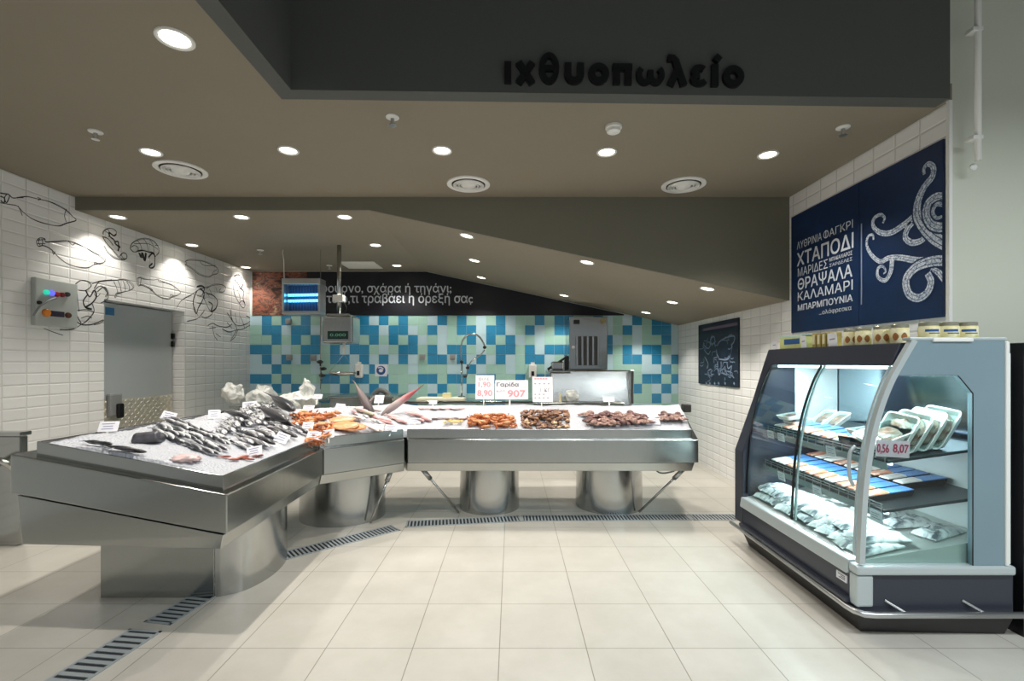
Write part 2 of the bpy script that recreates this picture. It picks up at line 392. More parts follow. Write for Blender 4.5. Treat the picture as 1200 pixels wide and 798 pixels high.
# ---------------------------------------------------------------- cold-room door
d = structure(thing('door_1', None, None, (XL - 0.2, 5.4, 0)))
DX = XL - 0.14
b = MB(); b.box((DX - .1, DY0 + .0, 0.02), (DX, DY1 - .02, DZ - .01)); b.build('panel', M['door'], d, bevel=.006)
plate = ramp_mat('tread_plate', [(0.0, (160, 150, 130)), (0.45, (168, 160, 142)), (1.0, (210, 205, 190))], 1, 0.35)
b = MB(); b.box((DX, DY0 + .14, 0.05), (DX + .006, DY1 - .03, 1.02))
for i in range(23):
    for j in range(14):
        cy, cz = DY0 + .17 + i * .0445, .48 + j * .040; a = PI / 4 if (i + j) % 2 else -PI / 4
        b.blob((DX + .007, cy, cz), (.005, .022, .006), sub=1, amp=0, M=Matrix.Rotation(a, 3, 'X'))
b.build('kick_plate', simple('tread_plate_steel', (214, 208, 194), .35, metal=.45), d, auto=30)
hd = MB(); hd.box((DX, 5.02, 0.84), (DX + .05, 5.19, 1.09)); hd = hd.build('lock_box', M['grey_plastic'], d, bevel=.02)
b = MB(); b.box((DX + .05, 5.09, 0.82), (DX + .085, 5.17, 0.98)); b.build('handle', M['black'], d, bevel=.015)
for z in (1.62, 1.72):
    b = MB(); b.box((DX, DY1 - .05, z), (DX + .035, DY1 - .02, z + .07)); b.build('hinge', M['black'], d, bevel=.004)
b = MB(); b.box((DX, 5.02, 1.93), (DX + .003, 5.13, 2.01)); b.build('sticker', simple('blue_sticker', (60, 120, 170), .5), d)

# ---------------------------------------------------------------- line drawings printed on the left wall
def wl(px, py): v = onx(px, py, XL + 0.0012); return v
N_L = (1, 0, 0)
def drawing(name, label, strokes, wd=0.0065):
    b = MB()
    for s in strokes:
        w_ = wd; s2 = s
        if isinstance(s, tuple): s2, w_ = s
        pts = smooth_path([wl(*p) for p in s2], 5); b.ribbon(pts, w_, N_L)
        if len(s2) > 3:                       # the pen went round twice
            b.ribbon([q + Vector((.0002, .016 * noise.noise(q * 3.0 + Vector((7, 0, 0))) + .006, .022 * noise.noise(q * 3.0))) for q in pts], w_ * .7, N_L)
    o = b.build(name, M['ink'], wall_left); lbl(o, label); return o
def tr(pts, ox, oy, s): return [(ox + x / s, oy + y / s) for x, y in pts]
# long fish by the ceiling (crop scale 3.992 about (0,200))
A = lambda p: tr(p, 0, 200, 3.992)
drawing('fish_drawing', 'long fish drawn in black line nearest the camera', [
    A([(0, 105), (15, 108), (40, 112), (60, 128), (90, 125), (130, 122), (175, 132), (230, 145), (300, 180), (330, 205), (355, 228)]),
    A([(0, 150), (45, 158), (80, 165), (110, 195), (150, 225), (200, 245), (270, 258), (310, 245), (355, 232), (345, 218)]),
    A([(85, 165), (98, 192), (104, 210)]), A([(310, 180), (302, 210), (310, 240)]), A([(0, 120), (20, 130), (18, 150), (2, 140)]), A([(30, 112), (20, 130), (30, 150), (45, 120)]),
    A([(60, 128), (85, 127), (110, 126)]), A([(175, 125), (190, 132), (178, 138)])])
drawing('fish_drawing', 'slender fish drawn in black line above the control box', [
    A([(170, 330), (185, 315), (210, 318), (215, 332), (260, 330), (320, 328), (380, 350), (440, 385), (485, 415), (482, 432), (440, 440), (410, 455), (360, 450), (310, 432), (270, 400), (240, 368), (205, 350), (178, 352), (170, 330)]),
    A([(185, 318), (180, 335), (188, 348)]), A([(195, 318), (200, 335), (195, 352)]), A([(245, 370), (250, 392), (258, 378)]), A([(320, 330), (340, 348), (350, 338)]), A([(440, 440), (445, 428), (470, 440)]),
    A([(175, 325), (210, 322)]), A([(175, 342), (212, 342)])])
B_ = lambda p: tr(p, 110, 250, 5.32)
drawing('shrimp_drawing', 'curled shrimp drawn in black line, first from the camera', [
    B_([(55, 130), (60, 110), (85, 95), (115, 95), (138, 112), (140, 130)]), B_([(52, 140), (70, 175), (95, 205), (125, 240), (150, 270), (180, 290), (205, 280), (200, 255), (180, 250), (160, 270)]),
    (B_([(140, 130), (125, 140), (110, 130), (95, 120), (100, 145), (125, 165), (135, 190), (155, 210), (150, 235)]), .016), B_([(60, 200), (90, 250), (140, 285), (190, 292)]),
    (B_([(130, 180), (150, 175), (155, 200), (165, 215)]), .014), B_([(170, 255), (180, 275), (195, 285)]), B_([(70, 110), (95, 130), (90, 150)]), B_([(85, 97), (100, 120)]), B_([(55, 145), (75, 150), (95, 165), (120, 200)])])
drawing('shrimp_drawing', 'curled shrimp drawn in black line, second from the camera', [
    B_([(225, 220), (235, 190), (270, 165), (320, 155), (370, 170), (400, 205), (405, 240), (390, 260)]), B_([(225, 220), (245, 240), (270, 235), (270, 210), (250, 200), (232, 212)]),
    (B_([(270, 235), (300, 230), (340, 240), (375, 250), (380, 300), (375, 330), (355, 340), (345, 330), (365, 310)]), .013), (B_([(280, 245), (295, 275), (300, 245), (315, 295), (322, 245)]), .016), (B_([(340, 275), (365, 250), (385, 270)]), .018),
    B_([(270, 168), (290, 195), (300, 230)]), B_([(310, 158), (330, 190), (340, 235)]), B_([(350, 165), (370, 200), (375, 250)]), B_([(250, 190), (340, 190), (400, 225)]), B_([(380, 200), (400, 200)])])
drawing('fish_drawing', 'plump fish drawn in black line above the door', [
    B_([(270, 405), (290, 402), (310, 410), (370, 415), (400, 412), (440, 430), (490, 450), (530, 480), (540, 495), (520, 512), (490, 520), (470, 535), (430, 530), (390, 510), (360, 480), (330, 462), (300, 448), (275, 450), (270, 405)]),
    B_([(295, 405), (290, 445)]), B_([(400, 415), (410, 428), (440, 432)]), B_([(480, 522), (478, 505), (500, 515)]), B_([(335, 460), (365, 475), (355, 485)])])
drawing('fish_drawing', 'small fish drawn in black line below the ceiling', [
    B_([(568, 300), (600, 292), (680, 300), (740, 325), (770, 345), (770, 375), (740, 385), (720, 398), (690, 395), (650, 378), (610, 345), (568, 320)]), B_([(568, 300), (580, 310), (568, 322)]), B_([(660, 300), (690, 325), (760, 325)]), B_([(740, 385), (745, 365), (768, 350)])])
drawing('lobster_drawing', 'lobster drawn in black line beyond the door', [
    B_([(515, 590), (550, 540), (610, 505), (650, 480), (690, 465), (720, 460)]), B_([(580, 675), (640, 660), (670, 630), (690, 600)]),
    (B_([(640, 460), (670, 455), (690, 470), (680, 500), (690, 540)]), .014), (B_([(660, 470), (690, 500), (675, 545), (650, 590), (640, 625), (625, 600), (620, 540), (640, 490)]), .013), B_([(700, 470), (740, 450), (790, 445), (820, 460), (810, 490), (780, 490), (790, 470)]),
    (B_([(700, 500), (740, 510), (770, 545), (760, 590), (730, 610), (740, 570), (715, 550)]), .013), B_([(690, 540), (720, 600), (740, 620), (700, 650), (670, 640)]), B_([(640, 510), (700, 530)]), B_([(640, 560), (690, 565)]), B_([(720, 470), (735, 505)]), B_([(760, 460), (770, 490)]), B_([(615, 560), (650, 640)]), B_([(660, 520), (700, 490), (720, 520)])])
drawing('shrimp_drawing', 'shrimp drawn in black line by the corner of the back wall', [
    (B_([(875, 395), (900, 385), (925, 405), (930, 440), (915, 470), (900, 440), (880, 420), (875, 395)]), .014), B_([(870, 440), (875, 500), (900, 550), (930, 590), (942, 570), (925, 545), (905, 560)]), (B_([(915, 470), (935, 490), (930, 530), (940, 560)]), .014), B_([(895, 480), (910, 520), (915, 550)]), B_([(880, 410), (905, 400), (925, 430)])], .010)
drawing('crab_drawing', 'crab drawn in black line low by the corner of the back wall', [
    B_([(830, 620), (850, 650), (870, 680), (900, 700), (950, 690), (980, 660), (950, 640)]), B_([(710, 700), (740, 685), (770, 700), (830, 710), (860, 690)]), B_([(740, 700), (750, 760), (770, 790)]), B_([(850, 600), (860, 660), (890, 720), (860, 780)]), B_([(880, 620), (890, 680)]),
    B_([(910, 640), (930, 680), (940, 720)]), B_([(800, 720), (840, 740), (880, 730), (930, 720), (985, 690)]), B_([(760, 750), (790, 770)]), B_([(900, 720), (880, 770), (850, 795)]), B_([(830, 680), (860, 715)]), B_([(720, 715), (760, 712)])], .010)
drawing('lobster_drawing', 'large lobster drawn in black line between control box and door', [
    A([(330, 545), (320, 590), (330, 640), (345, 690), (380, 720), (430, 720), (480, 700)]), A([(340, 540), (375, 515), (410, 520), (425, 540), (400, 560), (370, 560)]), A([(430, 530), (460, 520), (500, 515), (519, 512)]),
    (A([(400, 560), (420, 590), (440, 560), (450, 590), (430, 620), (400, 640)]), .013), (A([(410, 580), (390, 610), (400, 640), (430, 650)]), .013), A([(355, 655), (400, 650), (440, 660)]), A([(340, 560), (345, 620), (360, 680), (380, 715)]), A([(360, 560), (365, 620), (370, 660)]), A([(440, 560), (470, 540), (500, 570), (500, 600), (470, 620)]),
    A([(430, 620), (440, 660), (410, 700), (380, 720), (340, 740), (280, 742)]), A([(380, 690), (410, 680), (430, 690)]), A([(205, 738), (250, 755), (295, 770)]), B_([(0, 470), (30, 430), (80, 420), (130, 418), (190, 415), (230, 440), (245, 465), (225, 480), (180, 490), (140, 500), (130, 525)]), B_([(125, 425), (140, 460), (150, 495)]), B_([(150, 420), (165, 455), (170, 490)]), B_([(180, 418), (195, 455), (195, 485)]), B_([(205, 425), (220, 455), (222, 480)]), B_([(20, 490), (60, 460), (85, 490), (70, 520)]), B_([(0, 500), (20, 520), (40, 500)]), B_([(0, 695), (40, 685), (62, 665)])])
# ---------------------------------------------------------------- electrical control box
t = thing('control_box', 'pale grey electrical control box with coloured buttons on white tiled wall', 'control box', (XL, 4.3, 1.75))
b = MB(); b.box((XL, 4.10, 1.745), (XL + .045, 4.50, 2.165)); b.build('housing', simple('pale_grey_box', (190, 196, 192), .4), t, bevel=.008)
def button(px, py, col, r=.022, emit=0.0):
    p = onx(px, py, XL + .045); b = MB()
    b.lathe([(r, 0), (r, .014), (r * .8, .022)], p, 14, M=Matrix.Rotation(PI / 2, 3, 'Y')); b.build('button', simple('button_colour', col, .35, emit=emit), t, auto=40)
button(53.5, 342.5, (40, 190, 160), emit=1.0); button(60, 343.5, (90, 90, 235), emit=1.4); button(66, 345, (180, 50, 50)); button(72, 345.5, (120, 40, 50)); button(78, 345, (60, 55, 60)); button(45, 354.5, (20, 20, 20), .016)
button(53.5, 366.5, (220, 130, 40), .036); button(79, 369.5, (90, 45, 25), .026)
b = MB(); p = onx(66, 368, XL + .045); b.box((p.x, p.y - .06, p.z - .025), (p.x + .02, p.y + .06, p.z + .025)); b.build('switch', simple('dark_switch', (50, 38, 60), .4), t, bevel=.004)
b = MB(); pts = [onx(66, 349, XL + .06), onx(58, 352, XL + .09), onx(47, 359, XL + .09), onx(39, 370, XL + .06)]; b.tube(smooth_path(pts), .009, 6); b.build('cable', M['grey_plastic'], t, smooth=True)

# ---------------------------------------------------------------- banner and printed picture over the back tiles
def zfold(x): return zrec(x) - .012
bx0 = (360 - 600) * YB / F
t = thing('wall_banner', 'dark navy banner with white lettering above the coloured tiles', 'banner', (0, YB, Z0T))
b = MB(); xr = (731 - 600) * YB / F
b.prism([(bx0, YB - .012, Z0T + .002), (xr, YB - .012, Z0T + .002), (xr, YB - .012, max(zfold(xr), Z0T + .01)), (XFOLD, YB - .012, zfold(XFOLD)), (bx0, YB - .012, zfold(bx0))], (0, .012, 0)); b.build('board', M['navydark'], t)
def btext(s, px0, px1, py0, py1, bold=.01):
    q0, q1 = P(px0, py1, YB - .0135), P(px1, py0, YB - .0135)
    return text_mesh(s, q0.x, q1.x, q0.z, q1.z, bold)
join_meshes('lettering', [btext('Για φούρνο, σχάρα ή τηγάνι;', 352, 529, 332, 345.5), btext('διαλέξτε ό,τι τραβάει η όρεξή σας', 340, 554, 343.5, 358)], M['chalk'], frame3((0, YB - .0135, 0), (1, 0, 0), (0, 0, 1)), t)
food = ramp_mat('seafood_picture', [(0.30, (30, 20, 22)), (0.42, (96, 56, 44)), (0.50, (150, 90, 66)), (0.58, (64, 44, 40)), (0.70, (190, 150, 120))], 4.5, .5, dist=1.6, stretch=(1, 1, 1.6))
b = MB(); b.prism([(XL + .04, YB - .012, Z0T + .002), (bx0, YB - .012, Z0T + .002), (bx0, YB - .012, ZR - .012), (XL + .04, YB - .012, ZR - .012)], (0, .012, 0))
tag(b.build('wall_picture', food), 'brown and orange seafood print beside the dark banner', 'picture')

# ---------------------------------------------------------------- big navy poster and small board on the right wall
def wr(px, py, x=XR - .016): return onx(px, py, x)
FR = lambda x: frame3((x, 0, 0), (0, -1, 0), (0, 0, 1))      # local x runs towards the camera
def rtext(s, pxl, pxr, zb, zt, bold=.0): return text_mesh(s, -wr(pxl, 300).y, -wr(pxr, 300).y, zb, zt, bold)
t = thing('wall_poster', 'large navy chalk style poster with fish names and octopus arms', 'poster', (XR, 3.6, 1.7))
ya, yb, ym = 2.893, 4.467, 3.593
b = MB(); b.box((XR - .015, ym + .002, 1.70), (XR, yb, 2.788)); b.build('lettered_panel', M['navy'], t, bevel=.002)
b = MB(); b.box((XR - .015, ya, 1.70), (XR, ym - .002, 2.788)); b.build('octopus_panel', M['navy'], t, bevel=.002)
L1 = [rtext('ΛΥΘΡΙΝΙΑ', 934, 963, 2.462, 2.53), rtext('ΦΑΓΚΡΙ', 965, 999.5, 2.462, 2.53, .0), rtext('ΧΤΑΠΟΔΙ', 934, 1000.5, 2.305, 2.43, .018), rtext('ΜΑΡΙΔΕΣ', 935, 970, 2.21, 2.285), rtext('ΜΠΑΚΑΛΙΑΡΟΣ', 972, 999, 2.255, 2.288, .015), rtext('ΣΑΡΔΕΛΕΣ', 972, 999, 2.212, 2.238),
      rtext('ΘΡΑΨΑΛΑ', 935, 999, 2.085, 2.19, .015), rtext('ΚΑΛΑΜΑΡΙ', 935, 999.5, 1.985, 2.065, -.006), rtext('ΜΠΑΡΜΠΟΥΝΙΑ', 935, 999.5, 1.895, 1.952, .02), rtext('...ολόφρεσκα', 960, 998, 1.82, 1.868, -.004)]
join_meshes('lettering', L1, M['chalk'], FR(XR - .0165), t)
chalkfur = ramp_mat('chalk_hatching', [(0.30, (60, 86, 118)), (0.44, (150, 166, 186)), (0.6, (215, 222, 230))], 70, .8, dist=1.0)
C_ = lambda p: [wr(1000 + x / 3.627, 170 + y / 3.627, XR - .0165) for x, y in p]
b = MB()
def arm(p, w0, w1, lift=0):  # drawn over what lies below
    q = smooth_path(C_(p), 8); n = len(q); q = [v + Vector((-.0002 * lift, 0, 0)) for v in q]
    ws = [(w0 + (w1 - w0) * i / (n - 1)) * .0046 / 3.627 for i in range(n)]
    b.ribbon([v + Vector((.0001, 0, 0)) for v in q], [x_ + .022 for x_ in ws], (-1, 0, 0), 1); b.ribbon(q, ws, (-1, 0, 0), 0)
    for sgn in (-1, 1):                       # inner contour lines of the arm
        m_ = []
        for i, v in enumerate(q):
            d_ = q[min(i + 1, n - 1)] - q[max(i - 1, 0)]; sd = d_.cross(Vector((-1, 0, 0))).normalized(); m_.append(v + sd * ws[i] * .22 * sgn + Vector((-.00008, 0, 0)))
        b.ribbon(m_, [x_ * .07 for x_ in ws], (-1, 0, 0), 1)
arm([(391, 420), (345, 395), (300, 350), (272, 300), (275, 240), (300, 180), (335, 135), (340, 95), (318, 80), (300, 100), (302, 125)], 62, 14, 1)
arm([(391, 225), (355, 220), (320, 245), (310, 290), (330, 335), (365, 350), (391, 345)], 40, 46, 2)
arm([(391, 255), (355, 252), (338, 285), (355, 310), (385, 300)], 22, 14, 3)
arm([(262, 300), (220, 335), (160, 372), (115, 372), (85, 345), (88, 312), (115, 296), (133, 310), (125, 332)], 38, 12)
arm([(250, 330), (228, 360), (222, 395), (250, 415), (290, 405), (310, 380)], 34, 30)
arm([(391, 500), (340, 490), (270, 490), (200, 478), (150, 480), (115, 495), (80, 470), (58, 430), (62, 390), (82, 382), (86, 402)], 40, 11, 1)
arm([(165, 490), (158, 540), (135, 575), (105, 560), (105, 525), (125, 515), (138, 535), (128, 548)], 30, 8, 2)
arm([(391, 490), (330, 495), (265, 520), (225, 570), (235, 630), (275, 650), (315, 625), (330, 580), (315, 545)], 52, 34, 3)
arm([(391, 575), (360, 540), (330, 525)], 36, 20)

for v in b.bm.verts: v.co.y = max(v.co.y, ya + .004)
b.build('octopus_drawing', [chalkfur, M['navy']], t)
b = MB(); b.ribbon([wr(1009.5, 262, XR - .0164), wr(1009.5, 357, XR - .0164)], .012, (-1, 0, 0)); b.build('dividing_line', M['chalk_dim'], t)

t = thing('wall_board', 'small dark blue board of white sketches on white tiled wall', 'board', (XR, 6.1, 1.13))
b = MB(); b.box((XR - .02, 5.50, 1.13), (XR, 6.68, 1.945)); b.build('board', simple('dark_blue_board', (16, 30, 50), .5, var=.15, scale=5), t, bevel=.004)
b = MB(); rnd = random.Random(5)
D_ = lambda p: [wr(805 + x / 7.25, 360 + y / 7.25, XR - .021) for x, y in p]
for s in ([(140, 300), (150, 330), (180, 350), (200, 320), (205, 270), (230, 250), (240, 300)], [(145, 360), (180, 400), (200, 370)], [(260, 320), (280, 290), (330, 260), (400, 245), (400, 290), (380, 320)], [(250, 360), (255, 400), (270, 430)],
          [(270, 440), (340, 445), (370, 400), (385, 330)], [(260, 460), (262, 530), (275, 575), (290, 520), (290, 460)], [(340, 470), (350, 520), (380, 500), (370, 560), (400, 600)], [(300, 560), (340, 575)], [(150, 420), (180, 480), (170, 520)], [(215, 240), (200, 280), (215, 330)], [(320, 500), (335, 560), (355, 575)], [(365, 420), (380, 360), (378, 310)]):
    b.ribbon(smooth_path(D_(s), 4), .017, (-1, 0, 0))
for x in (160, 190, 230, 265, 320, 395):
    b.ribbon(D_([(x, 640), (x + 10, 655)]), .03, (-1, 0, 0))

for k in range(46):
    x, y = rnd.uniform(140, 400), rnd.uniform(235, 600); a_ = rnd.uniform(0, 6.28); r2 = rnd.uniform(12, 40)
    b.ribbon(smooth_path(D_([(x, y), (x + r2 * math.cos(a_), y + r2 * math.sin(a_)), (x + r2 * 1.5 * math.cos(a_ + .6), y + r2 * 1.5 * math.sin(a_ + .6))]), 3), .009, (-1, 0, 0))
b.build('sketch', M['chalk_dim'], t)
b = MB(); b.ribbon(D_([(135, 192), (280, 168), (430, 138)]), .035, (-1, 0, 0)); b.build('title_line', simple('dim_pink_print', (104, 92, 112), .7), t)

# ---------------------------------------------------------------- fascia sign, letter by letter
t = thing('fascia_sign', 'large black letters across the dark fascia above the counter', 'sign', (0.65, 2.78, 3.06))
exf = Vector((XR - HX, YF1 - YF0, 0)).normalized()
def fx(px):                                # where the column px meets the fascia plane
    k = (px - CX) / F; a = (YF1 - YF0) / (XR - HX); y = (YF0 - a * HX) / (1 - a * k); return k * y, y
def ell(cx, cy, rx, ry, a0=0, a1=360, n=28): return [(cx + rx * math.cos(math.radians(a0 + (a1 - a0) * k / n)), cy + ry * math.sin(math.radians(a0 + (a1 - a0) * k / n))) for k in range(n + 1)]
def glyph(ch, W, h, full, s):
    r = s / 2                              # strokes run half a stroke inside the letter's box
    if ch == 'ι': return [[(W / 2, 0), (W / 2, h)]]
    if ch == 'χ': return [[(r * 1.1, 0), (W - r * 1.1, h)], [(r * 1.1, h), (W - r * 1.1, 0)]]
    if ch == 'θ': return [ell(W / 2, full / 2, W / 2 - r, full / 2 - r), [(r, full / 2), (W - r, full / 2)]]
    if ch == 'υ': return [[(r, h), (r, h * .45)] + ell(W / 2, h * .42, W / 2 - r, h * .42 - r, 180, 360, 16) + [(W - r, h)]]
    if ch == 'ο': return [ell(W / 2, h / 2, W / 2 - r, h / 2 - r)]
    if ch == 'π': return [[(0, h - r), (W, h - r)], [(W * .2, 0), (W * .2, h - r)], [(W * .8, 0), (W * .8, h - r)]]
    if ch == 'ω': return [ell(W * .30, h * .48, W * .30 - r, h * .48 - r, 125, 360, 20) + [(W / 2, h * .70)], [(W / 2, h * .70)] + ell(W * .70, h * .48, W * .30 - r, h * .48 - r, 180, 415, 20)]
    if ch == 'λ': return [[(r * .3, full - r), (W * .30, full - r * 1.1), (W * .42, full * .80), (W - r, 0)], [(W * .52, full * .52), (r, 0)]]
    if ch == 'ε': return [ell(W * .52, h * .5 + (h / 2 - r) / 2, W * .46 - r, (h / 2 - r) / 2, 35, 270, 16), ell(W * .52, h * .5 - (h / 2 - r) / 2, W * .5 - r, (h / 2 - r) / 2, 90, 330, 16)]
    if ch == 'ί': return [[(W * .34, 0), (W * .34, h)], [(W * .36, full * .80), (W - r * .8, full - r * .3)]]
for ch, z0, z1, yt, yb_, asc in (('ι', 110, 138, 122, 209, 1), ('χ', 152, 240, 124, 210, 1), ('θ', 252, 335, 84, 212, 1), ('υ', 357, 437, 126, 213, 1), ('ο', 455, 540, 127, 214, 1), ('π', 555, 635, 130, 214, 1), ('ω', 652, 768, 130, 217, 1), ('λ', 778, 862, 92, 219, 1), ('ε', 872, 948, 134, 221, 1), ('ί', 960, 1005, 94, 222, .70), ('ο', 1008, 1095, 137, 226, 1)):
    (xa, y_a), (xb, y_b) = fx(560 + z0 / 3.53), fx(560 + z1 / 3.53)
    zt = H - (40 + yt / 3.53 - CY) * y_a / F; zb = H - (40 + yb_ / 3.53 - CY) * y_a / F
    W_, full = math.hypot(xb - xa, y_b - y_a), zt - zb; sw = (28 if ch not in 'εωθ' else 23) / 3.53 * y_a / F; MM = frame3((xa, y_a - .001, zb), exf, (0, 0, 1)); b = MB()
    for q_, path in enumerate(glyph(ch, W_, full * asc, full, sw)):
        pts = [Vector((x_, y_, 0)) for x_, y_ in path]; L_ = []
        cl = (pts[0] - pts[-1]).length < 1e-5
        for i_, p_ in enumerate(pts):
            a_ = pts[i_ - 1] if i_ else (pts[-2] if cl else p_); c_ = pts[i_ + 1] if i_ < len(pts) - 1 else (pts[1] if cl else p_)
            d_ = (c_ - a_).normalized(); n_ = Vector((-d_.y, d_.x, 0)) * sw / 2; L_.append((p_ + n_, p_ - n_))
        z_ = .022 + .0006 * q_
        vs_ = [[b.bm.verts.new(MM @ (v_ + Vector((0, 0, dz)))) for v_ in l_ for dz in (0, z_)] for l_ in L_]
        for u_, w2 in zip(vs_, vs_[1:]):
            b.face([u_[1], u_[3], w2[3], w2[1]]); b.face([u_[0], u_[2], w2[2], w2[0]]); b.face([u_[0], u_[1], w2[1], w2[0]]); b.face([u_[2], u_[3], w2[3], w2[2]])
        if not cl:
            for u_ in (vs_[0], vs_[-1]): b.face([u_[0], u_[1], u_[3], u_[2]])
    b.build('letter', M['letter'], t)

# ---------------------------------------------------------------- ceiling fittings
def ceil_hit(px, py, low):
    k = (px - CX) / F; m = (CY - py) / F
    if not low: D = (ZC - H) / m; return Vector((k * D, D, ZC)), Vector((0, 0, -1))
    D = (ZR - H) / m
    if k * D > XFOLD:
        s = (ZR2 - ZR) / (XR - XFOLD); D = (ZR - H - s * XFOLD) / (m - s * k)
        return Vector((k * D, D, zrec(k * D))), Vector((s, 0, -1)).normalized()
    return Vector((k * D, D, ZR)), Vector((0, 0, -1))
def spot(p, nrm, power, root=None):
    l = bpy.data.lights.new('downlight_lamp', 'SPOT'); l.energy = power; l.color = (1.0, .94, .85); l.spot_size = math.radians(112); l.spot_blend = .55; l.shadow_soft_size = .035
    o = bpy.data.objects.new('downlight_lamp', l); COL.objects.link(o); o.location = p + nrm * .02
    if root: o.parent = root; o.matrix_parent_inverse = Matrix.LocRotScale(root.location, root.rotation_euler, root.scale).inverted()
def downlight(px, py, low, label, r=.078, power=1.0):
    p, n = ceil_hit(px, py, low)
    root = thing('downlight', label, 'ceiling light', p, 'recessed ceiling downlights')
    R = Vector((0, 0, -1)).rotation_difference(n).to_matrix()
    b = MB(); prof = [(r, 0), (r, -.006), (r * .96, -.010), (r * .80, -.006), (r * .74, -.001)]
    rings = [b.verts([R @ Vector((q * math.cos(2 * PI * k / 28), q * math.sin(2 * PI * k / 28), z)) + p for k in range(28)]) for q, z in prof]
    for a_, c_ in zip(rings, rings[1:]):
        for k in range(28): b.face([a_[k], a_[(k + 1) % 28], c_[(k + 1) % 28], c_[k]])
    b.build('trim_ring', M['white'], root, smooth=True)
    b = MB(); b.lathe([(r * .76, -.0008), (r * .76, -.003), (r * .3, -.0045)], p, 28, M=R); b.build('lens', M['lamp'], root)
    spot(p, n, SPOT_W * power * (1.7 if low else (3.2 if py < 100 else 1.42)), root)
for px, py, lb in ((205, 45, 'large round downlight nearest the camera'), (177, 178, 'round downlight beside the left air diffuser'), (338, 176, 'round downlight below the ceiling edge by the dark fascia corner'), (518, 176, 'round downlight above the middle air diffuser'), (711, 178, 'round downlight just behind the smoke detector'), (900, 181, 'round downlight near the right wall by the poster')):
    downlight(px, py, False, lb, .085 if py < 100 else .075)
for px, py, lb, pw in ((138, 254, 'downlight close to left wall, nearest the downstand', .45), (283, 254, 'second downlight from the left along the downstand', 1), (404, 254, 'third downlight from the left along the downstand', 1), (547, 276, 'first downlight on the slope, beside the downstand', 1), (688, 307, 'second downlight on the slope along the downstand', 1), (829, 338, 'third downlight on the slope along the downstand', 1),
                   (225, 287, 'downlight close to left wall, middle of its row', .45), (440, 287, 'downlight just in front of the ceiling hatch', 1), (556, 305, 'downlight on the slope in its middle row, upper end', 1), (788, 354, 'downlight on the slope in its middle row, lower end', 1),
                   (288, 313, 'downlight close to left wall, by the back corner', .45), (465, 311, 'downlight behind the ceiling hatch', .7), (564, 325, 'downlight on the slope nearest the banner lettering', .7), (661, 346, 'downlight on the slope above the dark banner end', .7), (757, 366, 'lowest downlight on the slope above the blue tiles', .7)):
    downlight(px, py, True, lb, .075, pw)
def diffuser(px, py, label):
    p, n = ceil_hit(px, py, False); r = .19
    root = thing('air_diffuser', label, 'air vent', p, 'round ceiling air diffusers')
    b = MB(); b.lathe([(r, 0), (r, -.008), (r * .97, -.012), (r * .80, -.012), (r * .76, 0)], p, 40); b.build('outer_ring', M['white'], root, auto=30)
    b = MB(); b.lathe([(r * .765, -.0005), (r * .765, -.0125), (r * .3, -.0125)], p, 40); b.build('vent_mouth', simple('dark_vent', (40, 38, 34), .8), root)
    for q in (.70, .58, .46):
        b = MB(); prof = [(r * q, -.013), (r * (q + .03), -.016), (r * (q - .01), -.026), (r * (q - .04), -.024)]
        b.lathe(prof + [(r * (q - .045), -.014)], p, 40); b.build('vane_ring', M['white'], root, smooth=True)
    b = MB(); b.lathe([(r * .36, -.0125), (r * .34, -.02), (r * .2, -.034), (r * .05, -.038)], p, 40); b.build('centre_cone', M['white'], root, smooth=True)
diffuser(212, 198.5, 'round white air diffuser, leftmost of three'); diffuser(549, 215.5, 'round white air diffuser, middle of three'); diffuser(801, 216.5, 'round white air diffuser, rightmost of three')
def sprinkler(px, py, low, label):
    p, n = ceil_hit(px, py, low); root = thing('sprinkler', label, 'sprinkler', p, 'ceiling sprinklers')
    b = MB(); b.lathe([(.042, 0), (.042, -.006), (.02, -.012)], p, 20); b.build('rosette', M['white'], root, auto=40)
    b = MB(); b.lathe([(.012, -.01), (.012, -.028), (.008, -.05), (.024, -.052), (.024, -.056)], p, 14); b.build('head', M['alu'], root, auto=40)
sprinkler(112, 154, False, 'ceiling sprinkler nearest the left wall'); sprinkler(460, 137, False, 'ceiling sprinkler in the middle of the front ceiling'); sprinkler(988, 149, False, 'ceiling sprinkler nearest the right wall')
sprinkler(305, 293, True, 'ceiling sprinkler above the hanging insect killer'); sprinkler(386, 311, True, 'ceiling sprinkler beside the scale pole')
p, n = ceil_hit(719, 148, False); t = thing('smoke_detector', 'white smoke detector on the brown ceiling under the sign', 'smoke detector', p)
b = MB(); b.lathe([(.055, 0), (.055, -.015), (.05, -.02)], p, 28); b.build('base', M['white'], t, auto=40)
b = MB(); b.lathe([(.046, -.02), (.044, -.038), (.03, -.046), (.012, -.048)], p, 28); b.build('sensor_head', M['white'], t, auto=40)
p, n = ceil_hit(423, 310.5, True); t = thing('ceiling_hatch', 'square white hatch in the lower ceiling', 'hatch', p)
b = MB(); b.box((p.x - .24, p.y - .22, p.z - .012), (p.x + .24, p.y + .22, p.z)); b.build('panel', simple('pale_hatch', (240, 236, 228), .5), t, bevel=.004)
b = MB()
for lo, hi in (((-.26, -.24), (.26, -.22)), ((-.26, .22), (.26, .24)), ((-.26, -.22), (-.24, .22)), ((.24, -.22), (.26, .22))): b.box((p.x + lo[0], p.y + lo[1], p.z - .008), (p.x + hi[0], p.y + hi[1], p.z))
b.build('frame', M['white'], t)

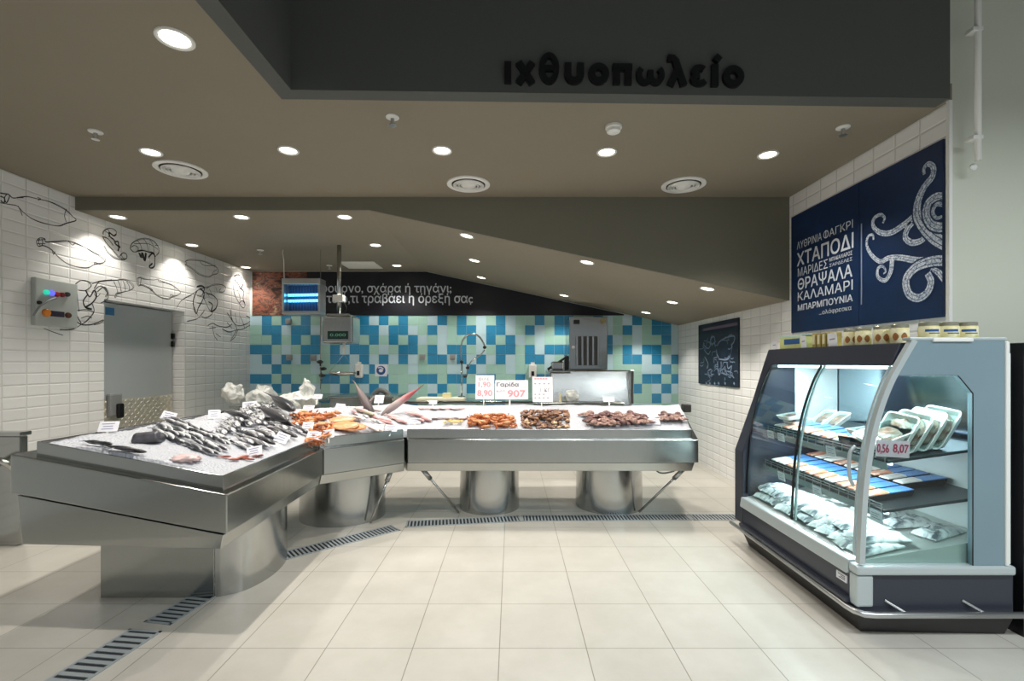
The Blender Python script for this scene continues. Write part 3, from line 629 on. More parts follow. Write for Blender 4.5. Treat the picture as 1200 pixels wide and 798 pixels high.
# pipe on the pale wall
t = thing('wall_pipe', 'thin white pipe hanging down the pale wall', 'pipe', P(1146, 188, 2.75))
x, z = P(1146, 188, 2.76).x, P(1146, 188, 2.76).z
b = MB(); b.tube([(x, 2.76, z), (x, 2.76, 4.5)], .016, 12); b.build('tube', M['white'], t, smooth=True)
for zz in (z + .12, z + .75):
    b = MB(); b.box((x - .04, 2.745, zz), (x + .02, 2.80, zz + .025)); b.build('bracket', M['white'], t, bevel=.004)
b = MB(); b.lathe([(.02, 0), (.02, .008), (.012, .012)], P(1140, 196, 2.80), 16, M=Matrix.Rotation(PI / 2, 3, 'X')); tag(b.build('cover_plate', M['white']), 'small round white cap on the pale wall below the pipe', 'cap')
# ---------------------------------------------------------------- fish counter: three stainless units
FR_ = [Vector(p) for p in ((-1.470, 2.44), (-1.490, 3.74), (-0.945, 4.19), (1.65, 4.19))]
BK_ = [Vector(p) for p in ((-2.66, 2.51), (-2.66, 4.25), (-1.345, 5.18), (1.86, 5.18))]
SL, ZT0 = 0.165, 0.739
NRM = []
for i in range(3):
    d_ = (FR_[i + 1] - FR_[i]).normalized(); NRM.append(Vector((-d_.y, d_.x)))
def depth_in(x, y): return max((Vector((x, y)) - FR_[i]).dot(NRM[i]) for i in range(3))
def v3(p, z): return Vector((p.x, p.y, z))
def lerp(a, b_, t): return a + (b_ - a) * t
def inset(q, side):
    """q: front0, front1, back1, back0; side = insets (front, end1, back, end0)"""
    out = []
    n = 4; lines = []
    for i in range(4):
        a, c = q[i], q[(i + 1) % 4]; d_ = (c - a).normalized(); nr = Vector((-d_.y, d_.x))
        lines.append((a + nr * side[i], d_))
    for i in range(4):
        (p1, d1), (p2, d2) = lines[i - 1], lines[i]
        den = d1.x * d2.y - d1.y * d2.x; t_ = ((p2.x - p1.x) * d2.y - (p2.y - p1.y) * d2.x) / den
        out.append(p1 + d1 * t_)
    return out
def counter(i, label, e0, e1, o0=False, o1=False):
    root = thing('fish_counter', label, 'fish counter', v3((FR_[i] + BK_[i + 1]) / 2, 0), 'stainless fish display counters')
    q = inset([FR_[i], FR_[i + 1], BK_[i + 1], BK_[i]], (0, e1, 0, e0))
    nr, f0 = NRM[i], FR_[i]
    zt = lambda p, o=0.0: ZT0 + o + SL * max(0.0, (p - f0).dot(nr))
    b = MB(); b.hexa([v3(p, zt(p, -.205)) for p in q], [v3(p, zt(p)) for p in q]); b.build('apron', M['steel_dark'], root, bevel=.006)
    ql = inset(q, (.022, .03 if o1 else 0, .03, .006 if o0 else 0))
    b = MB(); b.hexa([v3(p, .452) for p in inset(ql, (.02, .02 if o1 else 0, .02, .01 if o0 else 0))], [v3(p, zt(p, -.213)) for p in ql]); b.build('lower_apron', M['steel_dark'], root, bevel=.004)
    qo = inset(q, (.045, .045 if o1 else .004, .10, .045 if o0 else .004)); qi = inset(qo, (.012, .012 if o1 else .0005, .012, .012 if o0 else .0005))
    b = MB()
    for k in range(4):
        if k == 1 and not o1 or k == 3 and not o0: continue
        a_, c_ = qo[k], qo[(k + 1) % 4]; ai, ci = qi[k], qi[(k + 1) % 4]
        b.hexa([v3(a_, zt(a_, -.002)), v3(c_, zt(c_, -.002)), v3(ci, zt(ci, -.002)), v3(ai, zt(ai, -.002))], [v3(a_, zt(a_, .078)), v3(c_, zt(c_, .078)), v3(ci, zt(ci, .078)), v3(ai, zt(ai, .078))])
    b.build('ice_tray', M['steel'], root, bevel=.003)
    return root
CA = counter(0, 'left fish counter unit with grey fish on ice and a wide square foot', 0.0, 0.004, o0=True)
CB = counter(1, 'short angled corner fish counter unit between the two long units', 0.004, 0.006)
CC = counter(2, 'long fish counter unit facing the front on two round feet', 0.02, 0.0, o1=True)
def rod(root, a, c, r=.011, name='brace'):
    b = MB(); b.tube([a, c], r, 8); d_ = (Vector(c) - Vector(a)); b.tube([a, Vector(a) + d_ * .22], r * 2.0, 8); return b.build(name, M['steel'], root, smooth=True)
def pedestal(root, c, rx, ry):
    b = MB(); b.lathe([(1.0, 0.0), (1.0, .02), (.975, .455)], (c[0], c[1], 0), 48, sx=rx, sy=ry); b.build('pedestal', M['steel'], root, auto=40)
pedestal(CC, (-.223, 4.70), .295, .30); pedestal(CC, (.968, 4.74), .328, .33); pedestal(CB, (-1.575, 4.42), .385, .345)
rod(CC, (-.815, 4.30, .455), (-.50, 4.45, .012)); rod(CC, (1.56, 4.30, .455), (1.20, 4.47, .012)); rod(CB, (-1.085, 4.26, .455), (-1.245, 4.16, .012))
b = MB(); b.box((-.76, 4.5, .425), (-.56, 4.56, .452)); b.build('bracket', M['steel_dark'], CC, bevel=.004)
b = MB(); b.tube(smooth_path([(1.30, 4.36, .455), (1.36, 4.34, .41), (1.45, 4.33, .42), (1.52, 4.32, .455)]), .008, 8); b.build('hose', M['grey_plastic'], CC, smooth=True)
c_ = P(804, 477, 5.14); b = MB(); b.box((c_.x - .05, 5.06, c_.z - .05), (c_.x + .03, 5.16, c_.z + .035)); b.build('corner_bracket', simple('dark_bracket', (70, 72, 70), .4, metal=.5), CC, bevel=.01)
# the foot of the left unit: flat plate to the front, rounded flank to the customers
fp = [(-2.48, 2.866), (-1.795, 2.866)]; fl = smooth_path([(-1.775, 2.872), (-1.66, 2.96), (-1.60, 3.16), (-1.62, 3.40), (-1.72, 3.58), (-1.85, 3.64)], 5)
poly = [(-2.48, 2.87, 0)] + [(p.x, p.y, 0) for p in fl] + [(-2.48, 3.64, 0)]
b = MB(); b.prism(poly, (0, 0, .454)); b.build('pedestal', M['steel'], CA, auto=35)
b = MB(); b.prism([(-2.485, 2.860, 0), (-1.80, 2.860, 0), (-1.80, 2.868, 0), (-2.485, 2.868, 0)], (0, 0, .454)); b.build('pedestal_plate', M['steel_dark'], CA, bevel=.002)

# ---------------------------------------------------------------- floor drains
slot = simple('drain_shadow', (34, 38, 44), .7); grate_m = simple('galvanised_grate', (168, 176, 180), .45, metal=.35)
def drain(a, c, label, w=.17, pitch=.030, width_r=.014):
    a, c = Vector((a[0], a[1], 0)), Vector((c[0], c[1], 0)); ex = (c - a).normalized(); ey = Vector((-ex.y, ex.x, 0)); L = (c - a).length
    MM = frame3(a, ex, ey); root = thing('drain_grate', label, 'floor drain', a, 'slotted floor drain sections')
    b = MB(); b.box((0, -w / 2 + .005, .0004), (L, w / 2 - .005, .0012), M=MM); b.build('channel', slot, root)
    b = MB(); f_ = .014
    for lo, hi in (((0, -w / 2), (L, -w / 2 + f_)), ((0, w / 2 - f_), (L, w / 2)), ((0, -w / 2), (f_, w / 2)), ((L - f_, -w / 2), (L, w / 2))): b.box((lo[0], lo[1], .0003), (hi[0], hi[1], .005), M=MM)
    b.build('frame', grate_m, root)
    b = MB(); n_ = int(L / pitch)
    for k in range(1, n_): b.box((k * L / n_ - width_r / 2, -w / 2 + f_, .001), (k * L / n_ + width_r / 2, w / 2 - f_, .0045), M=MM)
    b.build('grating', grate_m, root)
drain((-.93, 4.16), (.075, 4.31), 'slotted floor drain section below the angled gap, left of centre')
drain((.09, 4.315), (1.62, 4.345), 'slotted floor drain section in front of the round feet, right of centre'); drain((1.635, 4.345), (2.56, 4.345), 'slotted floor drain section leading to the white tiled wall')
drain((-1.76, 3.40), (-1.00, 4.07), 'slotted floor drain section running diagonally to the corner unit')
drain((-1.93, 2.575), (-1.80, 3.34), 'slotted floor drain section beside the square counter foot', .17, .038, .020); drain((-2.03, 1.75), (-1.94, 2.51), 'slotted floor drain section nearest the camera', .19, .045, .025)

# ---------------------------------------------------------------- crushed ice
t_ = NT('crushed_ice'); t_.set(Base_Color=rgb((186, 189, 197)), Roughness=.5, Subsurface_Weight=.15, Subsurface_Radius=(.02, .025, .03))
co = t_.n('ShaderNodeTexCoord'); nz = t_.n('ShaderNodeTexVoronoi', Scale=65.0); t_.l(co.outputs['Object'], nz.inputs[0])
bp = t_.n('ShaderNodeBump', Strength=.55, Distance=.014); t_.l(nz.outputs['Distance'], bp.inputs['Height']); t_.l(bp.outputs[0], t_.b.inputs['Normal'])
M['ice'] = t_.m
FI = [Vector(p) for p in ((-1.53, 2.502), (-1.553, 3.766), (-.968, 4.252), (1.605, 4.252))]
BI = [Vector(p) for p in ((-2.52, 2.56), (-2.52, 4.12), (-1.28, 5.05), (1.78, 5.05))]
def station(u):
    i = min(int(u), 2); k = u - i; return lerp(FI[i], FI[i + 1], k), lerp(BI[i], BI[i + 1], k)
def ice_z(x, y):
    d_ = depth_in(x, y); p = Vector((x, y, 0))
    z = ZT0 + .060 + SL * d_
    e = min(1.0, max(0.0, (d_ - .05) / .25)); e = e * e * (3 - 2 * e)
    back = 1 - min(1.0, max(0.0, (d_ - .80) / .2)) * .55
    return z + .035 * e * back + .020 * noise.noise(p * 3.1) * e + .008 * noise.noise(p * 11) * e
b = MB(); NU, NV = 260, 46; g = []
for i in range(NU + 1):
    a_, c_ = station(3 * i / NU); row = []
    for j in range(NV + 1):
        q = lerp(a_, c_, j / NV); row.append(b.bm.verts.new((q.x, q.y, ice_z(q.x, q.y) + .004 * noise.noise(Vector((q.x, q.y, 0)) * 45))))
    g.append(row)
for i in range(NU):
    for j in range(NV): b.face([g[i][j], g[i + 1][j], g[i + 1][j + 1], g[i][j + 1]])
rim = [g[i][0] for i in range(NU + 1)] + g[NU][1:] + [g[i][NV] for i in range(NU - 1, -1, -1)] + [g[0][j] for j in range(NV - 1, 0, -1)]
low = [b.bm.verts.new((v.co.x, v.co.y, min(v.co.z, ZT0 + SL * depth_in(v.co.x, v.co.y)) + .001)) for v in rim]
for k in range(len(rim)): b.face([rim[k], low[k], low[(k + 1) % len(rim)], rim[(k + 1) % len(rim)]])
ice_o = b.build('crushed_ice', M['ice'], smooth=True); tag(ice_o, 'bed of white crushed ice filling the steel counter trays', 'ice', kind='stuff')
def ice(px, py):
    """the point of the ice bed that the photograph shows at this pixel"""
    D = 2.3
    while D < 5.4:
        p = P(px, py, D)
        if depth_in(p.x, p.y) > 0.03 and p.z < ice_z(p.x, p.y): return p
        D += .004
    p = P(px, py, 4.9); return Vector((p.x, p.y, ice_z(p.x, p.y)))

# ---------------------------------------------------------------- kinds of seafood: each is built once with its parts, then copied
class Kind:
    def __init__(s, root, kids=()): s.root, s.used = proto(root, kids), False
    def put(s, Mx, label, group=None):
        if not s.used: s.used = True; s.root.matrix_world = Mx; tag(s.root, label, s.root.get('category'), group); return s.root
        r = dup(s.root, Mx, label, group)
        if not group and 'group' in r.keys(): del r['group']
        return r
def fish_kind(name, cat, mat_, fin, deep=.115, thick=.07, fork=.10, eye=True):
    """length 1 along +X (head) .. -X (tail), back towards +Z"""
    b = MB(); N = 14
    prof = [(.5, .02), (.47, .30), (.42, .58), (.34, .84), (.22, 1.0), (.08, .98), (-.08, .84), (-.20, .62), (-.30, .38), (-.37, .22), (-.41, .17), (-.44, .20)]
    rings = [b.verts([Vector((x, math.sin(a) * thick * k, math.cos(a) * deep * k + .012 * (1 - k))) for a in [2 * PI * j / N for j in range(N)]]) for x, k in prof]
    for a_, c_ in zip(rings, rings[1:]):
        for j in range(N): b.face([a_[j], a_[(j + 1) % N], c_[(j + 1) % N], c_[j]])
    b.face(rings[0][::-1]); b.face(rings[-1])
    body = b.build(name, mat_, smooth=True); body['category'] = cat; kids = []
    b = MB(); b.hexa([Vector(p) for p in ((-.42, -.008, .02), (-.42, -.008, -.02), (-.53, -.004, -fork), (-.485, -.004, 0), (-.53, -.004, fork))], [Vector(p) for p in ((-.42, .008, .02), (-.42, .008, -.02), (-.53, .004, -fork), (-.485, .004, 0), (-.53, .004, fork))])
    kids.append(b.build('tail_fin', fin)); 
    b = MB(); b.prism([(.18, -.005, deep * .96), (.10, -.005, deep * 1.42), (-.02, -.005, deep * 1.2), (-.18, -.005, deep * .66)], (0, .01, 0)); kids.append(b.build('dorsal_fin', fin))
    if eye:
        b = MB()
        for s_ in (-1, 1): b.blob((.41, s_ * thick * .52, deep * .18), (.016, .008, .016), sub=1, amp=0)
        kids.append(b.build('eye', M['black']))
    for k in kids: k.parent = body
    return Kind(body, kids)
silver = axis_mat('silver_fish_skin', [(0.0, (226, 226, 226)), (.46, (204, 206, 208)), (.60, (110, 112, 118)), (.72, (50, 52, 58)), (1.0, (34, 36, 40))], 2, -.115, .115, .28, .35, 14)
striped = ramp_mat('striped_fish_skin', [(.3, (40, 42, 48)), (.42, (104, 106, 112)), (.50, (206, 206, 208)), (.8, (232, 232, 230))], 5, .3, dist=.5, stretch=(1, 1, 4))
darkskin = axis_mat('dark_fish_skin', [(0.0, (188, 188, 186)), (.36, (128, 128, 128)), (.52, (70, 70, 74)), (.75, (40, 40, 44)), (1.0, (28, 28, 32))], 2, -.12, .12, .3, .55, 26)
redskin = axis_mat('red_fish_skin', [(0.0, (216, 196, 186)), (.4, (196, 146, 128)), (.7, (172, 96, 78)), (1.0, (150, 74, 62))], 2, -.115, .115, .35, .3, 16)
pinkskin = axis_mat('pink_fish_skin', [(0.0, (222, 212, 210)), (.5, (204, 172, 170)), (1.0, (168, 118, 120))], 2, -.115, .115, .4, .4, 12)
paleskin = axis_mat('pale_fish_skin', [(0.0, (238, 234, 230)), (.55, (222, 208, 202)), (1.0, (176, 156, 150))], 2, -.115, .115, .4, .3, 14)
bigred = axis_mat('red_tail_skin', [(0.0, (150, 50, 60)), (.42, (176, 96, 100)), (.6, (176, 160, 160)), (1.0, (130, 118, 116))], 0, -.5, .5, .45, .25, 8)
bigbrown = axis_mat('brown_tail_skin', [(0.0, (120, 104, 98)), (.5, (104, 92, 92)), (1.0, (82, 74, 78))], 0, -.5, .5, .45, .4, 12)
fin_g = simple('grey_fin', (88, 90, 96), .4); fin_r = simple('red_fin', (150, 84, 74), .4); fin_p = simple('pale_fin', (206, 180, 176), .4)
K_sar = fish_kind('sardine', 'fish', silver, fin_g, .085, .055); K_str = fish_kind('striped_fish', 'fish', striped, fin_g, .12, .065); K_big = fish_kind('grey_fish', 'fish', darkskin, fin_g, .095, .07)
K_red = fish_kind('red_mullet', 'fish', redskin, fin_r, .11, .07); K_pink = fish_kind('pink_fish', 'fish', pinkskin, fin_p, .14, .075); K_pale = fish_kind('pale_fish', 'fish', paleskin, fin_p, .11, .07)
K_tr = fish_kind('large_red_fish', 'fish', bigred, fin_r, .075, .075, .06); K_tb = fish_kind('large_brown_fish', 'fish', bigbrown, fin_g, .11, .085, .06)
def lay(K, head, tail, lift, roll, label, group=None, L=None, n=None):
    """lay a fish on the ice between two pixels of the photograph; roll turns its flank up"""
    a_, c_ = ice(*head), ice(*tail); mid = (a_ + c_) / 2; dx = (a_ - c_); ln = L or max(dx.length, .05); ex = dx.normalized()
    up = Vector((0, 0, 1)); ey = up.cross(ex).normalized(); ez = ex.cross(ey)
    mid.z = max(mid.z, ice_z(mid.x, mid.y)) + lift
    R = Matrix((ex, ey, ez)).transposed() @ Matrix.Rotation(roll, 3, 'X')
    return K.put(Matrix.Translation(mid) @ R.to_4x4() @ Matrix.Scale(ln, 4), label, group)
rnd = random.Random(11); J = lambda s: rnd.uniform(-s, s)
# left unit, near pile of slim fish
for r in range(5):
    for c in range(10):
        x0, y0 = 176 + c * 7.2 + r * 5.2, 505.5 + c * 2.7 - r * 3.5
        lay(K_sar, (x0 + 15 + J(2), y0 + 8 + J(1.5)), (x0 + J(2), y0 + J(1)), .018 + .012 * (r % 2) + abs(J(.006)), PI / 2 + J(.5), 'slim dark backed fish in the pile on the front half of left counter ice', 'slim dark fish pile on the left counter')
# striped silvery pile behind it
for r in range(7):
    for c in range(7):
        x0, y0 = 250 + c * 8.0 + r * 4.2, 503 - c * 1.4 - r * 3.8 + (c % 2) * 2
        lay(K_str, (x0 + 18 + J(2), y0 + 9 + J(1.5)), (x0 + J(2), y0 - 3 + J(1)), .016 + .016 * (c % 3) + .006 * (r % 2), PI / 2 + J(.5), 'silver and black fish in the pile on the rear half of left counter ice', 'silver black fish pile on the left counter', L=.22)
# greys along the front edge
for c in range(20):
    x0, y0 = 278 + (c % 10) * 7.2, 524 - (c % 10) * 2.2 - (c // 10) * 7 + J(2.5)
    lay(K_big if c % 2 else K_str, (x0 + 18, y0 + 6), (x0 - 4, y0 - 4), .02 + .01 * (c % 2), PI / 2 + J(.5), 'grey fish lying along the customer edge of the left counter ice', 'grey fish along the left counter edge', L=.24)
lay(K_big, (354, 505), (310, 474), .115, PI / 2 - .5, 'large dark fish topmost on the left counter, uppermost of the two', L=.66)
lay(K_big, (343, 508), (300, 486), .085, PI / 2 + .2, 'large grey fish lying just below the biggest dark fish', L=.58)
lay(K_big, (296, 503), (258, 492), .075, PI / 2 - .4, 'dark fish in the middle of the left counter, belly on ice', L=.34)
for k, (x, y) in enumerate(((262, 537), (272, 540), (283, 536), (290, 540), (300, 534))): lay(K_red, (x + 9, y + J(2)), (x - 8, y + 1 + J(3)), .012, PI / 2 + J(.4), 'small red fish near the front corner of the left counter', 'small red fish at the left counter corner')
for k, (x, y) in enumerate(((108, 522), (119, 524), (140, 529), (152, 532))): lay(K_big, (x + 8, y + 1), (x - 8, y - 1), .02, PI / 2, 'dark fish half sunk in ice along the near edge of left counter', 'dark fish at the near tray edge', L=.17)
# corner unit: pale fish, pink fish, the two big fish standing tail up
olive = axis_mat('olive_fish_skin', [(0.0, (214, 206, 190)), (.5, (168, 158, 132)), (1.0, (104, 98, 78))], 2, -.12, .12, .4, .3, 12)
K_ol = fish_kind('olive_fish', 'fish', olive, fin_g, .13, .075)
for k in range(26):
    x, y = 396 + (k * 37 % 54) + J(3), 483 + (k * 7 % 24) + J(1); y = min(y, 511 - (x - 396) * .12)
    KK, nm = ((K_pale, 'pale'), (K_pink, 'pink'), (K_pale, 'pale'), (K_str, 'silver grey'), (K_ol, 'olive'))[k % 5]
    lay(KK, (x + 10, y + 4 + J(4)), (x - 8, y - 3 + J(4)), .016 + .012 * (k % 3), PI / 2 + J(.6), nm + ' fish on the ice of the angled corner counter', nm + ' fish on the corner counter', L=.18)
for k, (x, y) in enumerate(((438, 489), (450, 493), (460, 489), (468, 494), (444, 497), (484, 487), (492, 490), (498, 493), (488, 495))): lay(K_pink, (x + 8, y + 3 + J(2)), (x - 8, y - 2 + J(2)), .02, PI / 2 + J(.5), 'pink fish near the joint of corner and long counters', 'pink fish by the counter joint', L=.19)
def stand(K, head, D0, tail, D1, label):
    a_, c_ = P(head[0], head[1], D0), P(tail[0], tail[1], D1); ex = (a_ - c_); L = ex.length; ex.normalize(); ey = Vector((0, 1, 0)).cross(ex).normalized(); ez = ex.cross(ey)
    K.put(Matrix.Translation((a_ + c_) / 2) @ Matrix((ex, ey, ez)).transposed().to_4x4() @ Matrix.Scale(L, 4), label)
stand(K_tb, (438, 488), 4.55, (414, 446), 4.72, 'large brown fish standing in ice, tail up towards the soap dispenser'); stand(K_tr, (446, 487), 4.55, (495, 452), 4.75, 'large reddish fish standing in ice with its red tail up')
stand(K_tb, (424, 484), 4.7, (440, 462), 4.85, 'large brown fish lying behind the tail-up fish on the corner unit')
# dark slab of fish on the near ice
b = MB(); p = ice(174, 518)
b.hexa([Vector(q) for q in ((-.085, -.05, -.03), (.06, -.06, -.03), (.085, .05, -.03), (-.06, .06, -.03))], [Vector(q) for q in ((-.07, -.045, .035), (.055, -.05, .04), (.075, .045, .03), (-.055, .05, .03))])
sl = b.build('fish_slab', simple('dark_slate_skin', (72, 72, 78), .35, var=.35, scale=18), bevel=.02, seg=4); sl.matrix_world = Matrix.Translation(p + Vector((0, 0, .022))) @ Matrix.Rotation(.5, 4, 'Z') @ Matrix.Rotation(-.25, 4, 'X'); tag(sl, 'dark skinned piece of fish alone on the near ice', 'fish')
b = MB(); b.blob(ice(217, 540) + Vector((0, 0, .012)), (.075, .05, .022), 9, .5, 4, 3); tag(b.build('fish_bag', simple('pinkish_bag', (222, 196, 194), .3, var=.12, scale=30), smooth=True), 'pinkish bag of fish near the counter corner', 'bag')

# shrimps
def shrimp_kind(name, cols):
    b = MB(); path = [Vector((.5 * math.cos(a), 0, .5 * math.sin(a))) for a in [PI * (.05 + .95 * k / 11) for k in range(12)]]
    b.tube(path, [.10, .15, .17, .18, .175, .165, .15, .13, .11, .09, .07, .05], 8, flat=.8)
    for a_ in (-.2, 0, .2): b.hexa([Vector((-.50, a_ - .05, .02)), Vector((-.50, a_ + .05, .02)), Vector((-.52, a_ * 1.5 + .08, -.24)), Vector((-.52, a_ * 1.5 - .08, -.24))], [Vector((-.47, a_ - .05, .02)), Vector((-.47, a_ + .05, .02)), Vector((-.49, a_ * 1.5 + .08, -.24)), Vector((-.49, a_ * 1.5 - .08, -.24))])
    for s_ in (-1, 1): b.tube([(.50, s_ * .05, 0), (.62, s_ * .12, -.12), (.58, s_ * .2, -.45)], .014, 4)
    o = b.build(name, cols, smooth=True); o['category'] = 'shrimp'; return Kind(o)
orange = axis_mat('orange_shrimp_shell', [(0.0, (176, 102, 62)), (.5, (208, 136, 88)), (1.0, (226, 178, 138))], 2, 0, .7, .3, .5, 6)
amber = axis_mat('amber_shrimp_shell', [(0.0, (160, 86, 46)), (.5, (200, 120, 68)), (1.0, (218, 158, 110))], 2, 0, .7, .3, .5, 6)
K_s1, K_s2 = shrimp_kind('orange_shrimp', orange), shrimp_kind('orange_shrimp', amber)
def heap(K, n, x0, x1, y0, y1, s, lift, label, group, flat=False, ridge=1.0):
    for k in range(n):
        u, v_ = rnd.random(), rnd.random(); px, py = x0 + (x1 - x0) * u, y0 + (y1 - y0) * v_
        p = ice(px, py); h = lift * ridge * (1 - abs(2 * v_ - 1) ** 2) * (1 - abs(2 * u - 1) ** 4) * rnd.random()
        R = Matrix.Rotation(rnd.uniform(0, 2 * PI), 4, 'Z') @ Matrix.Rotation(PI / 2 + J(.6) if flat else J(.9), 4, 'X')
        Kk = K[k % len(K)]; Kk.put(Matrix.Translation(p + Vector((0, 0, s * .16 + h))) @ R @ Matrix.Scale(s * rnd.uniform(.8, 1.15), 4), label, group)
heap((K_s1, K_s2), 85, 552, 600, 490, 502, .085, .05, 'orange shrimp in the heap on the long counter behind the front rim', 'orange shrimp heap on the long counter', True)
heap((K_s1, K_s2), 48, 346, 392, 487, 506, .095, .05, 'orange shrimp heaped between the grey fish and the salmon', 'orange shrimp heap on the left counter', True)
heap((K_s2, K_s1), 12, 366, 382, 506, 521, .095, .02, 'orange shrimp spilling down to the tray edge near the corner', 'orange shrimp at the corner edge', True)
# salmon fillets
sal = ramp_mat('salmon_flesh', [(.35, (206, 122, 66)), (.5, (218, 142, 88)), (.6, (228, 178, 136))], 9, .35, stretch=(1, 5, 1))
b = MB(); b.blob((0, 0, 0), (.5, .26, .07), 3, .12, 2, 3); sf = b.build('salmon_fillet', sal, smooth=True); sf['category'] = 'fish fillet'; K_sal = Kind(sf)
for (x, y, a_, s_, lb) in ((401, 498, .5, .22, 'orange salmon fillet, upper one on the corner counter'), (404, 505, -.1, .26, 'orange salmon fillet, middle one by the front rim'), (414, 507, .4, .22, 'orange salmon fillet, right end one by the front rim')):
    K_sal.put(Matrix.Translation(ice(x, y) + Vector((0, 0, .045))) @ Matrix.Rotation(a_, 4, 'Z') @ Matrix.Rotation(.35, 4, 'X') @ Matrix.Scale(s_, 4), lb)
# squid and pale small fish on the left end of the long unit
sq = simple('pale_squid', (226, 206, 206), .3, var=.12, scale=12); sqy = simple('yellow_squid', (232, 205, 130), .35, var=.1, scale=12)
def squid_kind(name, m_):
    b = MB(); b.tube([(-.5, 0, 0), (-.4, 0, 0), (-.2, 0, 0), (0, 0, 0), (.12, 0, 0), (.2, 0, 0)], [.01, .06, .10, .11, .09, .06], 10, flat=.8)
    for s_ in (-1, 1): b.hexa([Vector((-.5, 0, -.008)), Vector((-.22, s_ * .06, -.008)), Vector((-.32, s_ * .2, -.008))], [Vector((-.5, 0, .008)), Vector((-.22, s_ * .06, .008)), Vector((-.32, s_ * .2, .008))])
    for k in range(6):
        a_ = (k - 2.5) * .16; b.tube([(.17, a_ * .25, 0), (.32, a_ * .7, .02), (.5, a_ * 1.3, -.01)], [.025, .018, .006], 5)
    o = b.build(name, m_, smooth=True); o['category'] = 'squid'; return Kind(o)
K_q, K_qy = squid_kind('squid', sq), squid_kind('squid', sqy)
for k in range(20):
    x, y = 500 + (k * 29 % 46) + J(2), 480 + (k * 11 % 22); p = ice(x, y)
    K_q.put(Matrix.Translation(p + Vector((0, 0, .015))) @ Matrix.Rotation(J(1.2), 4, 'Z') @ Matrix.Scale(.16, 4), 'pale squid lying on ice left of the orange shrimp heap', 'pale squid on the long counter')
for x, y in ((522, 498), (528, 496.5), (534, 498), (540, 497)): K_qy.put(Matrix.Translation(ice(x, y) + Vector((0, 0, .03))) @ Matrix.Rotation(J(2), 4, 'Z') @ Matrix.Scale(.11, 4), 'yellowish squid at the front rim left of the orange shrimp', 'yellowish squid at the rim')
# shellfish: ridged two-valved shells
def shell_kind(name, m_, rib=12):
    b = MB(); N = 24
    for s_ in (1, -1):
        rings = []
        for i in range(1, 7):
            ph = PI / 2 * i / 6
            rings.append(b.verts([Vector(((.5 * math.sin(ph) * math.cos(a_)) * (1 + .03 * math.cos(a_ * rib)) + .12 * math.cos(ph), .44 * math.sin(ph) * math.sin(a_) * (1 + .03 * math.cos(a_ * rib)), s_ * .24 * math.cos(ph) ** .8 if i < 6 else 0)) for a_ in [2 * PI * k / N for k in range(N)]]))
        b.face(rings[0])
        for r0, r1 in zip(rings, rings[1:]):
            for k in range(N): b.face([r0[k], r0[(k + 1) % N], r1[(k + 1) % N], r1[k]])
    o = b.build(name, m_, smooth=True); o['category'] = 'shellfish'; return Kind(o)
KS = [shell_kind('clam', simple('brown_shell', (132, 92, 70), .4, var=.35, scale=4)), shell_kind('clam', simple('tan_shell', (158, 120, 92), .4, var=.3, scale=4)), shell_kind('clam', simple('dark_shell', (96, 70, 62), .4, var=.3, scale=4)), shell_kind('clam', simple('cream_shell', (212, 184, 146), .4, var=.2, scale=4))]
for m_, k_ in ((0, 32), (1, 26), (2, 26), (3, 10)): pass
heap([KS[0], KS[1], KS[2], KS[0], KS[1], KS[2], KS[1], KS[0], KS[2], KS[3]], 235, 611, 666, 482, 502.5, .046, .06, 'brown mottled shellfish in the heap at the middle of the long counter', 'brown shellfish heap')
# octopuses
def octo_kind(m_):
    b = MB(); b.blob((.18, 0, .12), (.24, .18, .16), 2, .15, 2, 2); r_ = random.Random(4)
    for k in range(8):
        a_ = PI * .35 + k * 2 * PI * .66 / 7; d1 = Vector((math.cos(a_), math.sin(a_), 0)); sd = Vector((-d1.y, d1.x, 0)) * (1 if k % 2 else -1)
        b.tube(smooth_path([d1 * .08 + Vector((0, 0, .08)), d1 * .26 + Vector((0, 0, .07)), d1 * .42 + sd * .08 + Vector((0, 0, .03)), d1 * .46 + sd * .22 + Vector((0, 0, .03)), d1 * .36 + sd * .25 + Vector((0, 0, .05))], 3), [.085 - .005 * q for q in range(13)], 7)
    o = b.build('octopus', m_, smooth=True); o['category'] = 'octopus'; return Kind(o)
KO = [octo_kind(simple('brown_octopus_skin', (156, 124, 114), .3, var=.55, scale=12)), octo_kind(simple('dark_octopus_skin', (114, 84, 80), .3, var=.5, scale=12))]
for k, (x, y) in enumerate([(688, 489), (693, 496), (699, 500), (702, 491), (708, 496), (714, 489), (716, 500), (722, 494), (728, 490), (730, 499), (736, 494), (741, 489), (745, 498), (750, 493), (756, 497)]):
    KO[k % 2].put(Matrix.Translation(ice(x, y) + Vector((0, 0, .02))) @ Matrix.Rotation(k * 1.9, 4, 'Z') @ Matrix.Scale(.17, 4), 'brown octopus in the larger heap near the end of the long counter', 'brown octopus heap')
for k, (x, y) in enumerate([(775, 494), (781, 489), (786, 494), (792, 490), (796, 494)]):
    KO[k % 2].put(Matrix.Translation(ice(x, y) + Vector((0, 0, .02))) @ Matrix.Rotation(k * 2.3, 4, 'Z') @ Matrix.Scale(.15, 4), 'brown octopus in the small heap at the far end of the long counter', 'small octopus heap')

